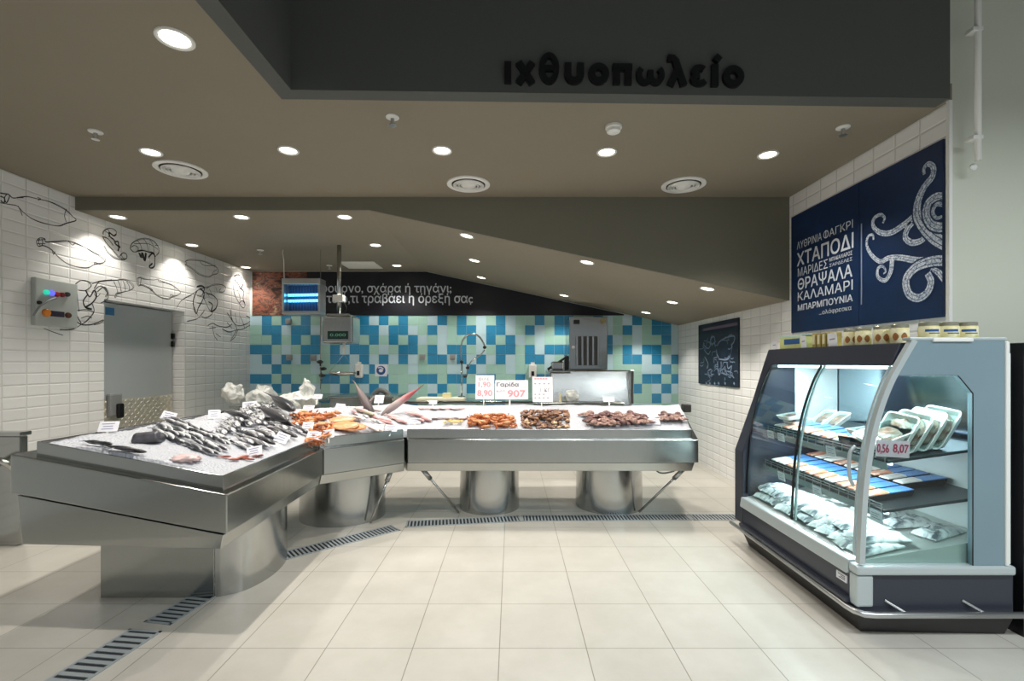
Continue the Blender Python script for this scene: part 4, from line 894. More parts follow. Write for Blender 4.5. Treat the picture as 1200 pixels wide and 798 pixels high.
# ---------------------------------------------------------------- price cards stuck in the ice
def ptag(px, py, w_, h_, label, yaw=0.0, tilt=-.35, lines=3, stick=.05, roll=0.0, D=None, red=False):
    w_, h_ = w_ * 1.2, h_ * 1.25
    p = ice(px, py) if D is None else P(px, py, D)
    base = p.copy(); root = thing('price_card', label, 'price card', base, 'white price cards')
    Rm = Matrix.Rotation(yaw, 4, 'Z') @ Matrix.Rotation(tilt, 4, 'X') @ Matrix.Rotation(roll, 4, 'Y')
    MM = Matrix.Translation(base) @ Rm
    b = MB(); b.box((-w_ / 2, -.0015, stick), (w_ / 2, .0015, stick + h_), M=MM); b.build('card', M['paper'], root)
    b = MB(); b.box((-.006, .0018, -.03), (.006, .005, stick + h_ * .4), M=MM); b.build('stick', M['white'], root)
    b = MB()
    for k in range(lines):
        z = stick + h_ * (.75 - .25 * k); ww = w_ * (.36, .28, .33)[k % 3]
        b.ribbon([MM @ Vector((-ww, -.0022, z)), MM @ Vector((ww * .8, -.0022, z + .002))], h_ * .08, MM.to_3x3() @ Vector((0, -1, 0)))
    b.build('writing', simple('card_writing', (150, 152, 178), .7) if 'card_writing' not in bpy.data.materials else bpy.data.materials['card_writing'], root)
for px, py, w_, h_, yaw, roll, lb in ((125, 508, .085, .055, .3, 0, 'white price card on the near ice, closest to the camera'), (194, 494, .075, .055, .5, .35, 'tilted white price card in front of the door kick plate'), (251, 492, .07, .06, .5, 0, 'white price card behind the slim fish, by the ice edge'), (292, 482, .10, .07, .2, -.1, 'white price card behind the silver black fish pile'),
        (298, 536, .075, .05, .1, -.2, 'white price card near the small red fish'), (326, 520, .075, .06, .3, .45, 'tilted white price card among grey fish at the counter edge'), (359, 507, .075, .065, 0, 0, 'white price card on the near orange shrimp heap, upper one'), (366, 517, .09, .055, 0, .05, 'white price card below the near orange shrimp heap, by the rim'),
        (385, 515, .075, .06, 0, -.2, 'white price card left of the salmon fillets'), (360, 485, .085, .06, 0, 0, 'white price card behind the near orange shrimp heap'), (371, 471, .075, .045, 0, 0, 'white price card above the orange shrimp on a tall stick'), (397, 482, .075, .055, 0, .1, 'white price card between bags and the standing fish'),
        (443, 476, .08, .075, 0, 0, 'white price card between the two tail-up fish'), (440, 507, .11, .055, -.2, 0, 'white price card at the rim of the corner unit, left one'), (457, 507, .10, .05, -.2, 0, 'white price card at the rim of the corner unit, right one'), (486, 498, .09, .045, 0, 0, 'white price card at the joint of the counters'),
        (507, 477, .07, .035, 0, 0, 'white price card behind the pale squid'), (766, 499, .11, .05, 0, 0, 'white price card between the two octopus heaps'), (714, 474, .10, .045, 0, 0, 'white price card standing behind the octopus heap')):
    ptag(px, py, w_, h_, lb, yaw, -.55, 3, .012 if lb.find('tall') < 0 and py > 478 else .035, roll)
# three handwritten boards behind the ice
def hand_board(px0, px1, py0, py1, D, label, lean, texts):
    q0, q1 = P(px0, py1, D), P(px1, py0, D); w_, h_ = q1.x - q0.x, q1.z - q0.z
    root = thing('price_board', label, 'price board', q0, 'handwritten price boards behind the ice'); MM = frame3(q0, (1, 0, 0), (lean, .25, 1))
    b = MB(); b.box((0, 0, -.004), (w_, h_, 0), M=MM); b.build('board', M['paper'], root, bevel=.002)
    for s, x0, x1, y0, y1, m_, bo in texts:
        j = join_meshes('lettering', [text_mesh(s, x0 * w_, x1 * w_, y0 * h_, y1 * h_, bo)], m_, MM @ Matrix.Translation((0, 0, .0012)), root)
    b = MB(); b.box((w_ * .42, -.10, -.007), (w_ * .47, h_ * .2, -.0042), M=MM); b.build('stick', M['white'], root)
pinkink = simple('pink_marker', (228, 156, 164), .6); darkink = simple('dark_marker', (60, 58, 66), .6); greyink = simple('grey_marker', (158, 156, 166), .6)
hand_board(557, 579, 439, 468, 4.99, 'white board with pink handwriting, leftmost of three behind ice', .12, [('ΦΙΛΕ', .15, .75, .78, .90, greyink, 0), ('1,90', .15, .8, .48, .72, pinkink, .01), ('8,90', .1, .9, .1, .38, pinkink, .015)])
hand_board(580, 619, 445, 468, 4.98, 'wide white board with black word and pink price, middle of three', -.02, [('Γαρίδα', .05, .72, .62, .88, darkink, .01), ('κιλό', .05, .3, .38, .52, greyink, 0), ('907', .38, .92, .12, .48, pinkink, .02)])
hand_board(624, 648, 441, 471, 4.97, 'white board with grey handwriting, right one of three behind ice', -.06, [('-----', .1, .75, .9, .96, pinkink, .01), ('- - - -', .1, .85, .70, .75, greyink, 0), ('1 ΚΓ', .4, .9, .40, .55, greyink, 0), ('- - -', .1, .6, .28, .32, greyink, 0), ('- - - -', .1, .8, .14, .18, greyink, 0)])
# ---------------------------------------------------------------- work area along the back wall
def table(x0, x1, y0, y1, z, label, nsh=1):
    root = thing('worktable', label, 'worktable', ((x0 + x1) / 2, (y0 + y1) / 2, 0))
    b = MB(); b.box((x0, y0, z - .04), (x1, y1, z)); b.build('worktop', M['steel'], root, bevel=.006)
    for lx in (x0 + .04, x1 - .08):
        for ly in (y0 + .04, y1 - .08):
            b = MB(); b.box((lx, ly, 0), (lx + .04, ly + .04, z - .04)); b.build('leg', M['steel_dark'], root)
    b = MB(); b.box((x0 + .05, y0 + .05, .2), (x1 - .05, y1 - .05, .23)); b.build('shelf', M['steel_dark'], root)
    return root
table(-2.55, .45, 6.85, 7.50, .865, 'long steel worktable along the blue tiled wall')
table(-3.24, -2.60, 5.42, 7.50, .925, 'steel worktable in the corner under the white plastic bags')
# low steel boxes seen above the ice
t = thing('steel_sink', 'low brown-grey steel sink between bags and the tail-up fish', 'sink', (-1.95, 6.5, 0))
b = MB(); b.box((-2.35, 6.1, .2), (-1.55, 6.82, .965)); b.build('basin', M['steel_dark'], t, bevel=.01)
b = MB(); b.box((-2.38, 6.08, .966), (-1.52, 6.83, .985)); b.build('edge', M['steel'], t, bevel=.004)
for x0 in (-2.32, -1.62):
    b = MB(); b.box((x0, 6.14, 0), (x0 + .04, 6.18, .2)); b.build('leg', M['steel_dark'], t)
bagm = NT('white_plastic_bag'); bagm.set(Base_Color=rgb((232, 234, 230)), Roughness=.3, Transmission_Weight=.15); bagm = bagm.m
def bag(px, py, D, rx, rz, seed, label):
    root_p = P(px, py, D); b = MB(); b.blob((root_p.x, D, root_p.z), (rx, rx * .7, rz), seed, .42, 1.9, 4); 
    for v in b.bm.verts: v.co += Vector((noise.noise(v.co * 14), noise.noise(v.co * 14 + Vector((5, 5, 5))), noise.noise(v.co * 14 + Vector((9, 2, 1))))) * .035
    return tag(b.build('plastic_bag', bagm, smooth=False), label, 'plastic bag')
bag(273, 461, 5.7, .13, .11, 2, 'white crumpled plastic bag nearest the white tiled wall'); bag(308, 464, 5.75, .16, .12, 5, 'white crumpled plastic bag in the middle, behind the fish'); bag(346, 470, 5.5, .21, .10, 8, 'white crumpled plastic bag nearest the orange shrimp, peaked')
bag(359, 457, 5.55, .07, .13, 14, 'upright tip of clear plastic wrap above the peaked bag')
b = MB(); q0, q1 = P(488, 470, 6.9), P(544, 463, 6.9); b.box((q0.x, 6.86, .867), (q1.x, 7.2, .905)); tag(b.build('cutting_board', simple('cream_board', (232, 230, 208), .5), bevel=.006), 'cream cutting board on the worktable by the tap', 'cutting board')
b = MB(); b.box((P(519, 0, 7).x, 6.95, .906), (P(528, 0, 7).x, 7.1, .97)); tag(b.build('carton', simple('cream_carton', (230, 220, 170), .5, var=.12, scale=18), bevel=.004), 'small cream carton standing on the cutting board', 'carton')
b = MB(); p = P(445, 466, 6.6); b.tube(smooth_path([(p.x - .12, 6.6, p.z), (p.x - .02, 6.62, p.z + .10), (p.x + .1, 6.6, p.z + .07), (p.x + .16, 6.6, p.z - .02)]), .035, 10); tag(b.build('hose_coil', simple('dark_grey_hose', (96, 98, 96), .5), smooth=True), 'dark grey hose lying behind the tail-up fish', 'hose')
# spray tap
t = thing('spray_tap', 'tall spray tap with a looping steel hose by the blue tiles', 'tap', P(541, 468, 7.1))
pt = lambda x, y, D=7.1: P(x, y, D)
b = MB(); b.tube([pt(541, 470), pt(541, 424)], .014, 10); b.build('riser', M['steel_smooth'], t, smooth=True)
b = MB(); b.tube(smooth_path([pt(541, 424), pt(540.5, 405), pt(545, 395), pt(553, 391), pt(561, 394), pt(567, 403), pt(568, 409)]), .013, 10); b.build('hose', M['steel_smooth'], t, smooth=True)
b = MB(); b.tube(smooth_path([pt(568, 410), pt(563, 416), pt(553, 423), pt(549, 430), pt(547, 440)]), .010, 8); b.build('hose_tail', M['steel_smooth'], t, smooth=True)
for x, y in ((541, 424), (568, 407), (548, 431), (545, 441)):
    b = MB(); b.blob(pt(x, y), (.030, .030, .026), 1, 0, 1, 2); b.build('grip', M['black'], t, smooth=True)
b = MB(); b.lathe([(.06, 0), (.055, .05), (.03, .06)], (pt(541, 470).x, 7.1, .866), 16); b.build('tap_base', M['steel_dark'], t, auto=40)
# sockets, dispensers, hygiene sign
sock = simple('grey_socket', (150, 154, 150), .4)
for px, py, lb in ((338.5, 377, 'grey wall socket under the insect killer'), (339.5, 419, 'grey wall socket above the plastic bags'), (367.5, 419.5, 'grey wall socket left of the scale pan'), (495, 418.5, 'grey wall socket right of the round blue sign'), (530.5, 418.5, 'grey wall socket beside the spray tap')):
    p = P(px, py, YB - .004); root = thing('wall_socket', lb, 'socket', p, 'grey wall sockets')
    b = MB(); b.box((p.x - .045, YB - .035, p.z - .045), (p.x + .045, YB - .004, p.z + .045)); b.build('housing', sock, root, bevel=.006)
    b = MB(); b.box((p.x - .028, YB - .042, p.z - .03), (p.x + .028, YB - .035, p.z + .02)); b.build('cover', M['grey_plastic'], root, bevel=.004)
for px, py, lb in ((422, 434.5, 'white soap dispenser left of the round blue sign'), (624, 435, 'white soap dispenser above the handwritten boards')):
    p = P(px, py, YB - .004); root = thing('soap_dispenser', lb, 'soap dispenser', p, 'white soap dispensers')
    b = MB(); b.box((p.x - .06, YB - .10, p.z - .11), (p.x + .06, YB - .004, p.z + .11)); b.build('housing', M['white'], root, bevel=.02)
    b = MB(); b.box((p.x - .022, YB - .106, p.z - .07), (p.x + .022, YB - .10, p.z + .0)); b.build('window', M['black'], root, bevel=.002)
    b = MB(); b.box((p.x - .03, YB - .08, p.z + .11), (p.x + .03, YB - .03, p.z + .14)); b.build('lock', M['white'], root, bevel=.006)
p = P(446.5, 434, YB - .004); t = thing('hygiene_sign', 'white sign with a round blue symbol on the blue tiles', 'sign', p)
b = MB(); b.box((p.x - .095, YB - .007, p.z - .095), (p.x + .095, YB - .004, p.z + .095)); b.build('panel', M['paper'], t)
b = MB(); b.lathe([(.072, 0), (.072, .0015)], (p.x, YB - .007, p.z), 30, M=Matrix.Rotation(PI / 2, 3, 'X')); b.build('disc', simple('sign_blue', (36, 78, 140), .5), t)
b = MB(); b.lathe([(.034, 0), (.034, .001)], (p.x, YB - .0087, p.z - .004), 20, M=Matrix.Rotation(PI / 2, 3, 'X'), sy=.8); b.ribbon([(p.x - .045, YB - .0098, p.z + .04), (p.x, YB - .0098, p.z + .05), (p.x + .04, YB - .0098, p.z + .02)], .018, (0, -1, 0)); b.build('hand_symbol', M['paper'], t)
# ice machine: louvred head on a deep bin
t = thing('ice_machine', 'grey steel ice machine with louvres above a steel bin', 'ice machine', (1.35, 7.0, 0))
D = 7.05; q0, q1 = P(667, 433, D), P(712, 371, D)
b = MB(); b.box((q0.x, D, q0.z), (q1.x, YB - .02, q1.z)); b.build('head', M['steel_dark'], t, bevel=.008)
b = MB(); l0, l1 = P(675, 428, D), P(702, 394, D); b.box((l0.x, D - .012, l0.z), (l1.x, D - .001, l1.z)); b.build('louvre_panel', simple('dark_louvre', (88, 88, 86), .4, metal=.7), t)
for k in range(5):
    b = MB(); x = l0.x + (l1.x - l0.x) * (k + .15) / 4.3; b.box((x - .016, D - .03, l0.z), (x + .016, D - .012, l1.z)); b.build('louvre', M['steel'], t, bevel=.004)
b = MB(); p = P(675.5, 377, D); b.box((p.x - .045, D - .012, p.z - .035), (p.x + .045, D - .001, p.z + .03)); b.build('display', M['black'], t, bevel=.003)
b = MB(); p = P(706.5, 376, D); b.box((p.x - .035, D - .012, p.z - .035), (p.x + .035, D - .001, p.z + .035)); b.build('badge', simple('olive_badge', (150, 140, 90), .5), t, bevel=.003)
b = MB(); p = P(672, 407, D); b.lathe([(.022, 0), (.022, .012)], (p.x, D - .001, p.z), 16, M=Matrix.Rotation(PI / 2, 3, 'X')); b.build('button', M['white'], t)
D = 6.55; q0, q1 = P(645, 475, D), P(741, 434, D)
b = MB(); b.hexa([Vector((q0.x, D - .1, .25)), Vector((q1.x, D - .1, .25)), Vector((q1.x, YB - .03, .25)), Vector((q0.x, YB - .03, .25))], [Vector((q0.x, D + .12, q1.z)), Vector((q1.x, D + .12, q1.z)), Vector((q1.x, YB - .03, q1.z)), Vector((q0.x, YB - .03, q1.z))]); b.build('bin', M['steel'], t, bevel=.02)
b = MB(); b.box((q1.x - .03, D - .03, .85), (q1.x + .015, D + .1, q1.z + .002)); b.build('bin_edge', M['steel_smooth'], t, bevel=.006)
b = MB(); b.box((q0.x - .25, 6.16, .868), (q1.x - .2, 6.44, .90)); b.build('front_ledge', M['steel'], t, bevel=.006)
for x0 in (q0.x + .05, q1.x - .09):
    b = MB(); b.box((x0, D, 0), (x0 + .04, D + .04, .25)); b.build('foot', M['steel_dark'], t)
b = MB(); p = P(656, 434.5, 6.75); q = P(641, 434.5, 6.75); b.box((q.x, 6.6, p.z - .015), (P(668, 0, 6.75).x, 6.95, p.z + .005)); b.build('side_shelf', M['steel'], t, bevel=.004)
t = thing('utensil_pile', 'pile of black and steel utensils on a shelf beside the ice machine', 'utensils', P(655, 433, 6.75))
z0 = P(655, 434, 6.75).z + .006; rnd = random.Random(8)
b = MB(); b.box((P(646, 0, 6.75).x, 6.65, z0), (P(660, 0, 6.75).x, 6.85, z0 + .12)); b.build('steel_tub', M['steel'], t, bevel=.02)
b = MB(); b.tube([P(642, 433, 6.72), P(664, 418, 6.66)], [.02, .016], 8); b.build('knife_handle', M['black'], t, smooth=True)
b = MB(); b.box((P(661, 0, 6.75).x, 6.65, z0), (P(666, 0, 6.75).x, 6.8, z0 + .2)); b.build('black_box', M['black'], t, bevel=.01)
bag(671, 464.5, 6.3, .085, .075, 21, 'crumpled white paper in front of the steel bin')
b = MB(); p = P(656.5, 466, 6.3); b.lathe([(.018, -.06), (.018, .05), (.01, .06)], p, 12); tag(b.build('cream_bottle', simple('cream_plastic', (222, 214, 176), .4), auto=40), 'small cream bottle beside the crumpled white paper', 'bottle')

# ---------------------------------------------------------------- hanging insect killer
t = thing('insect_killer', 'hanging steel insect killer with two glowing blue tubes', 'insect killer', P(354, 368, 6.0)); D = 6.0
q0, q1 = P(330, 368, D), P(375, 326, D); x0, x1, z0, z1 = q0.x, q1.x, q0.z, q1.z
b = MB(); f_ = .055
b.box((x0, D, z1 - .075), (x1, D + .19, z1)); b.box((x0, D, z0), (x1, D + .19, z0 + .04)); b.box((x0, D, z0 + .04), (x0 + .03, D + .19, z1 - .075)); b.box((x1 - .03, D, z0 + .04), (x1, D + .19, z1 - .075)); b.build('housing', M['alu'], t, bevel=.006)
b = MB(); b.box((x0 + .03, D + .14, z0 + .04), (x1 - .03, D + .155, z1 - .075)); b.build('back_plate', simple('blue_glow_plate', (10, 62, 100), .4), t)  # blue glow of the tubes put into the plate's colour
for zz in (.28, .50):
    b = MB(); z = z0 + .04 + (z1 - z0 - .115) * (zz + .12); b.tube([(x0 + .045, D + .08, z), (x1 - .045, D + .08, z + .006)], .016, 12); b.build('lamp_tube', M['bluetube'], t, smooth=True)
b = MB()
for k in range(11):
    x = x0 + .05 + (x1 - x0 - .12) * k / 10; b.tube([(x, D + .02, z0 + .04), (x, D + .02, z1 - .075)], .0022, 4)
b.build('guard_grille', M['steel_dark'], t)
b = MB(); b.tube([P(333, 326, D + .1), P(332.5, 305, D + .1), P(331, 296, D + .1), P(332, 291.5, D + .12)], .006, 6); b.build('cable', M['white'], t, smooth=True)
b = MB(); xx = x1 - .04; b.tube([(xx, D + .12, z1), (xx, D + .12, ZR)], .003, 6); b.build('hanging_wire', M['steel_dark'], t)
# hanging scale with pole and pan
D = 5.78; q0, q1 = P(377, 402, D), P(413, 370, D)
t = thing('hanging_scale', 'steel weighing scale on a ceiling pole with a dark green display', 'scale', Vector(((q0.x + q1.x) / 2, D, q0.z)))
b = MB(); b.box((q0.x, D, q0.z), (q1.x, D + .30, q1.z)); b.build('housing', M['steel'], t, bevel=.022)
b = MB(); s0, s1 = P(384, 397.5, D), P(408, 388, D); b.box((s0.x, D - .004, s0.z), (s1.x, D + .002, s1.z)); dsp = b.build('display', simple('green_black_display', (20, 40, 36), .2), t)
join_meshes('digits', [text_mesh('0.000', s0.x + .03, s1.x - .03, s0.z + .035, s1.z - .03)], simple('display_digits', (70, 120, 100), .5, emit=.35), frame3((0, D - .0045, 0), (1, 0, 0), (0, 0, 1)), t)
b = MB(); p = P(397.5, 0, D + .1); b.box((q0.x + .05, D + .02, q1.z + .002), (q1.x - .05, D + .26, q1.z + .03)); b.build('top_plate', M['steel_dark'], t, bevel=.005)
b = MB(); b.tube([(p.x, D + .1, q1.z + .02), (p.x, D + .1, ZR)], .026, 14); b.build('pole', M['steel'], t, smooth=True)
b = MB(); c = P(397, 349.5, D + .05); b.box((c.x - .07, D + .02, c.z - .04), (c.x + .06, D + .12, c.z + .04)); b.build('junction_box', M['white'], t, bevel=.008)
b = MB(); b.tube(smooth_path([(c.x + .05, D + .06, c.z - .04), (c.x + .09, D + .06, c.z - .12), (c.x + .05, D + .08, q1.z + .03)]), .007, 6); b.build('cable', M['black'], t, smooth=True)
b = MB(); b.lathe([(.012, -.14), (.016, -.05), (.016, 0)], (P(399, 0, D).x, D + .12, q0.z), 12); b.build('hook', M['white'], t, smooth=True)
pc = P(397, 438, D)
b = MB(); b.lathe([(.02, -.03), (.12, -.022), (.17, .0), (.18, .018), (.172, .018), (.115, -.012), (.01, -.018)], (pc.x, D + .12, pc.z), 36, sy=.8); b.build('pan', M['steel_smooth'], t, smooth=True)
for dx in (-.165, .165):
    b = MB(); b.tube([(pc.x + dx, D + .12, pc.z + .015), (P(399, 0, D).x, D + .12, q0.z - .13)], .0022, 5); b.build('chain', M['steel_dark'], t)
t = thing('wall_valve', 'black handled valve on the tiles left of the scale pan', 'valve', P(377, 432, 7.3))
for x, y in ((375, 424), (379, 432), (377.5, 440)):
    b = MB(); p = P(x, y, 7.4); b.blob((p.x, 7.4, p.z), (.05, .04, .028), x, .2, 2, 2); b.build('handle', M['black'], t, smooth=True)
b = MB(); b.tube([P(375, 424, 7.44), P(377, 446, 7.44)], .014, 8); b.tube([P(375, 424, 7.44), Vector((P(375, 424, 7.44).x, YB, P(375, 424, 7.44).z))], .014, 8); b.build('pipe', M['steel_dark'], t, smooth=True)
b = MB(); x = P(375.5, 0, YB - .02).x; b.tube([(x, YB - .02, 2.16), (x, YB - .02, 1.0)], .006, 6); tag(b.build('wall_cable', M['grey_plastic'], smooth=True), 'thin grey cable running down the tiles left of the scale', 'cable')

# ---------------------------------------------------------------- steel cabinet at the left edge
t = thing('steel_cabinet', 'steel cabinet with a tube handle against white tiled wall, by left counter', 'cabinet', (-3.97, 3.8, 0))
b = MB(); b.box((-4.16, 3.66, .03), (-3.80, 3.72, .85)); b.build('body', M['steel_dark'], t, bevel=.008)
b = MB(); b.box((-4.165, 3.645, .852), (-3.785, 3.735, .885)); b.build('worktop', M['steel'], t, bevel=.006)
b = MB(); b.tube(smooth_path([(-4.02, 3.66, .60), (-4.02, 3.58, .64), (-3.92, 3.55, .70), (-3.82, 3.58, .66), (-3.82, 3.66, .56)]), .022, 12); b.build('handle', M['steel_smooth'], t, smooth=True)
b = MB(); b.box((-4.12, 3.67, 0), (-3.84, 3.72, .03)); b.build('plinth', M['steel_dark'], t)
# ---------------------------------------------------------------- refrigerated display case
Y0, Y1, YS = 2.44, 3.80, 3.03
s = Y0 / F
X = lambda px: (px - CX) * s
Z = lambda py: H - (py - CY) * s
navy_panel = simple('case_navy_panel', (46, 50, 62), .35); grey_panel = simple('case_grey_panel', (120, 142, 152), .4, var=.03, scale=3); trim_l = simple('case_light_trim', (186, 196, 198), .35, metal=.3); inner = simple('case_white_interior', (224, 230, 230), .3); shelf_m = simple('dark_shelf', (52, 56, 60), .35, metal=.3)
case = thing('display_case', 'curved glass refrigerated display case with packed fish and jars on top', 'display case', (2.18, 3.1, 0))
CURVE = smooth_path([(X(x), Z(y)) for x, y in ((1006.5, 661), (1008, 625), (1010, 586), (1013.5, 551), (1019, 516), (1028, 481), (1040, 449), (1054, 422.5), (1069, 397))], 4)
ZD = Z(661)
def sweep(b, prof, y0, y1, th, k0=0, k1=None):
    pr = prof[k0:k1]
    for a_, c_ in zip(pr, pr[1:]):
        d_ = Vector((c_.x - a_.x, c_.y - a_.y)).normalized(); n = Vector((d_.y, -d_.x)) * th
        b.hexa([Vector((a_.x, y0, a_.y)), Vector((c_.x, y0, c_.y)), Vector((c_.x, y1, c_.y)), Vector((a_.x, y1, a_.y))], [Vector((a_.x + n.x, y0, a_.y + n.y)), Vector((c_.x + n.x, y0, c_.y + n.y)), Vector((c_.x + n.x, y1, c_.y + n.y)), Vector((a_.x + n.x, y1, a_.y + n.y))])
def closed_sweep(b, prof, y0, y1, th):
    """a strip of thickness th that follows prof, one closed shape"""
    A_, B2 = [], []
    for i, p in enumerate(prof):
        d_ = (prof[min(i + 1, len(prof) - 1)] - prof[max(i - 1, 0)]).normalized(); n = Vector((d_.y, -d_.x)) * th
        A_.append(p); B2.append(p + n)
    va = [[b.bm.verts.new((p.x, y, p.y)) for p in A_] for y in (y0, y1)]; vb = [[b.bm.verts.new((p.x, y, p.y)) for p in B2] for y in (y0, y1)]
    for i in range(len(prof) - 1):
        b.face([va[0][i], va[0][i + 1], va[1][i + 1], va[1][i]]); b.face([vb[0][i], vb[0][i + 1], vb[1][i + 1], vb[1][i]])
        b.face([va[0][i], va[0][i + 1], vb[0][i + 1], vb[0][i]]); b.face([va[1][i], va[1][i + 1], vb[1][i + 1], vb[1][i]])
    for i in (0, -1): b.face([va[0][i], va[1][i], vb[1][i], vb[0][i]])
# plinth, lower body, ledge and bumper
b = MB(); b.hexa([Vector(p) for p in ((1.84, 2.50, 0), (2.58, 2.478, 0), (2.58, 3.70, 0), (1.84, 3.68, 0))], [Vector(p) for p in ((1.80, 2.455, .125), (2.60, 2.44, .125), (2.60, 3.74, .125), (1.80, 3.74, .125))]); b.build('plinth', simple('case_plinth', (38, 38, 38), .5), case, bevel=.006)
xf = X(1003.5)
b = MB(); b.box((xf + .012, Y0 + .012, .12), (2.60, Y1 - .13, ZD - .05)); b.build('lower_body', navy_panel, case, bevel=.01)
b = MB(); b.hexa([Vector(p) for p in ((xf - .012, Y0 + .06, ZD - .075), (2.605, Y0 + .06, ZD - .075), (2.605, Y1 - .13, ZD - .075), (xf - .012, Y1 - .13, ZD - .075))], [Vector(p) for p in ((xf + .0, Y0 + .06, ZD), (2.605, Y0 + .06, ZD), (2.605, Y1 - .13, ZD), (xf + .0, Y1 - .13, ZD))]); b.build('front_trim', trim_l, case, bevel=.008)
b = MB(); b.box((X(1003), Y0 - .012, Z(674)), (X(1189), Y0 + .06, Z(663))); b.build('end_trim', trim_l, case, bevel=.012)
b = MB(); b.box((X(1004), Y0 - .002, Z(712)), (X(1024), Y0 + .06, Z(674.5))); b.build('corner_post', trim_l, case, bevel=.012)
b = MB(); b.box((xf - .018, Y0 + .05, .155), (xf + .03, Y1 - .13, .185)); b.build('front_ledge', navy_panel, case, bevel=.008)
b = MB(); r_ = .016; path = [(2.64, Y0 - .03, .135), (1.85, Y0 - .03, .135), (1.80, Y0 - .022, .135), (1.772, Y0 + .015, .135), (1.766, Y0 + .06, .135), (1.766, Y1 + .02, .135)]
b.tube(path, r_, 10); b.build('bumper_rail', M['alu'], case, smooth=True)
for k in range(2):
    b = MB(); x = (2.02, 2.42)[k]; b.tube([(x, Y0 - .03, .137), (x - .09, Y0 + .012, .19)], .006, 6); b.build('rail_bracket', M['alu'], case)
for yy in (2.72, 3.62):
    b = MB(); b.tube([(1.766, yy, .137), (1.80, yy - .04, .165)], .008, 6); b.build('rail_bracket', M['alu'], case)
b = MB(); b.box((xf + .006, 2.52, .245), (xf + .012, 2.60, .285)); b.build('rating_label', M['paper'], case)
b = MB()
for k, z in enumerate((.257, .266, .275)): b.ribbon([(xf + .0055, 2.53, z), (xf + .0055, 2.53 + (.05, .035, .055)[k], z)], .004, (-1, 0, 0))
lab = bpy.data.objects['rating_label']; o_ = b.build('print', M['ink'], lab); o_.parent = lab; o_.matrix_parent_inverse = lab.matrix_world.inverted(); o_.parent = case; o_.matrix_parent_inverse = Matrix.Translation(-case.location)
# far end wall of the case
far = [(2.055, 1.525), (2.02, 1.42), (1.93, 1.13), (1.786, .726), (1.786, .17), (2.60, .17), (2.60, 1.525)]
b = MB(); b.prism([(x, Y1 - .13, z) for x, z in far], (0, .13, 0)); b.build('far_end_panel', navy_panel, case, bevel=.008)
# near end wall: grey frame round a side window, with light edge strip
pw = [(1069, 397), (1178, 397), (1178, 663), (1140, 663), (1140, 461), (1123, 440), (1050, 440)]
b = MB(); b.prism([(X(x) + (.012 if x < 1072 else 0), Y0, Z(y)) for x, y in pw], (0, .03, 0)); b.build('near_end_panel', grey_panel, case, bevel=.003)
b = MB(); b.prism([(X(x), Y0 - .001, Z(y)) for x, y in ((1122.6, 440.4), (1123, 439.6), (1140.7, 460.8), (1140.7, 663), (1139.8, 663), (1139.8, 461.3))], (0, .004, 0)); b.build('window_seal', M['black'], case)
b = MB(); closed_sweep(b, CURVE, Y0 - .006, Y0 + .025, .028); b.build('curved_frame', trim_l, case, auto=50)
b = MB(); b.box((X(1177.5), Y0 - .008, Z(663)), (X(1182), Y0 + .04, Z(400))); b.build('edge_strip', M['white'], case, bevel=.006)
b = MB(); b.box((X(1066), Y0 - .004, Z(399)), (X(1180), Y0 + .05, Z(395))); b.build('top_strip', trim_l, case, bevel=.006)
b = MB(); b.box((X(1092), Y0 - .012, Z(400.5)), (X(1139), Y0 + .03, Z(396))); b.build('top_clip', M['white'], case, bevel=.005)
inx = [Vector((p.x + .03, p.y)) for p in CURVE if p.y < Z(440) + .01]
b = MB(); poly = [(p.x, Y0 + .016, p.y) for p in inx] + [(X(1123), Y0 + .016, Z(440)), (X(1140), Y0 + .016, Z(461)), (X(1140), Y0 + .016, ZD)]
b.prism(poly, (0, .005, 0)); b.build('side_window', M['glass'], case)
# canopy and top
b = MB(); kx = [p for p in CURVE if p.y > 1.405]
cx0 = 2.0; b.prism([(1.985, Y0 + .045, 1.405), (2.035, Y0 + .045, 1.525), (2.10, Y0 + .045, 1.525), (2.10, Y0 + .045, 1.405)], (0, Y1 - Y0 - .175, 0)); b.build('canopy', navy_panel, case, bevel=.006)
b = MB(); b.box((2.10, Y0 + .03, 1.47), (2.60, Y1 - .13, 1.525)); b.build('top_panel', trim_l, case, bevel=.004)
b = MB(); b.box((2.53, Y0 + .03, .37), (2.60, Y1 - .13, 1.47)); b.build('rear_wall', inner, case)
b = MB(); b.box((2.19, Y1 - .142, .97), (2.515, Y1 - .131, 1.40)); b.build('white_liner', inner, case, bevel=.003)
mir = NT('mirror'); mir.set(Base_Color=rgb((170, 186, 196)), Metallic=1.0, Roughness=.10); mir = mir.m
b = MB(); b.box((2.52, Y0 + .04, .98), (2.528, Y1 - .135, 1.40)); b.build('mirror_panel', mir, case)
b = MB(); b.box((2.05, Y0 + .06, 1.385), (2.075, Y1 - .15, 1.402)); b.build('canopy_lamp', M['led'], case)
l = bpy.data.lights.new('case_lamp', 'AREA'); l.shape = 'RECTANGLE'; l.size = .06; l.size_y = 1.1; l.energy = 18; l.color = (.90, .97, 1.0)
lo = bpy.data.objects.new('case_lamp', l); COL.objects.link(lo); lo.location = (2.09, 3.05, 1.38); lo.rotation_euler = (0, math.radians(-12), 0)
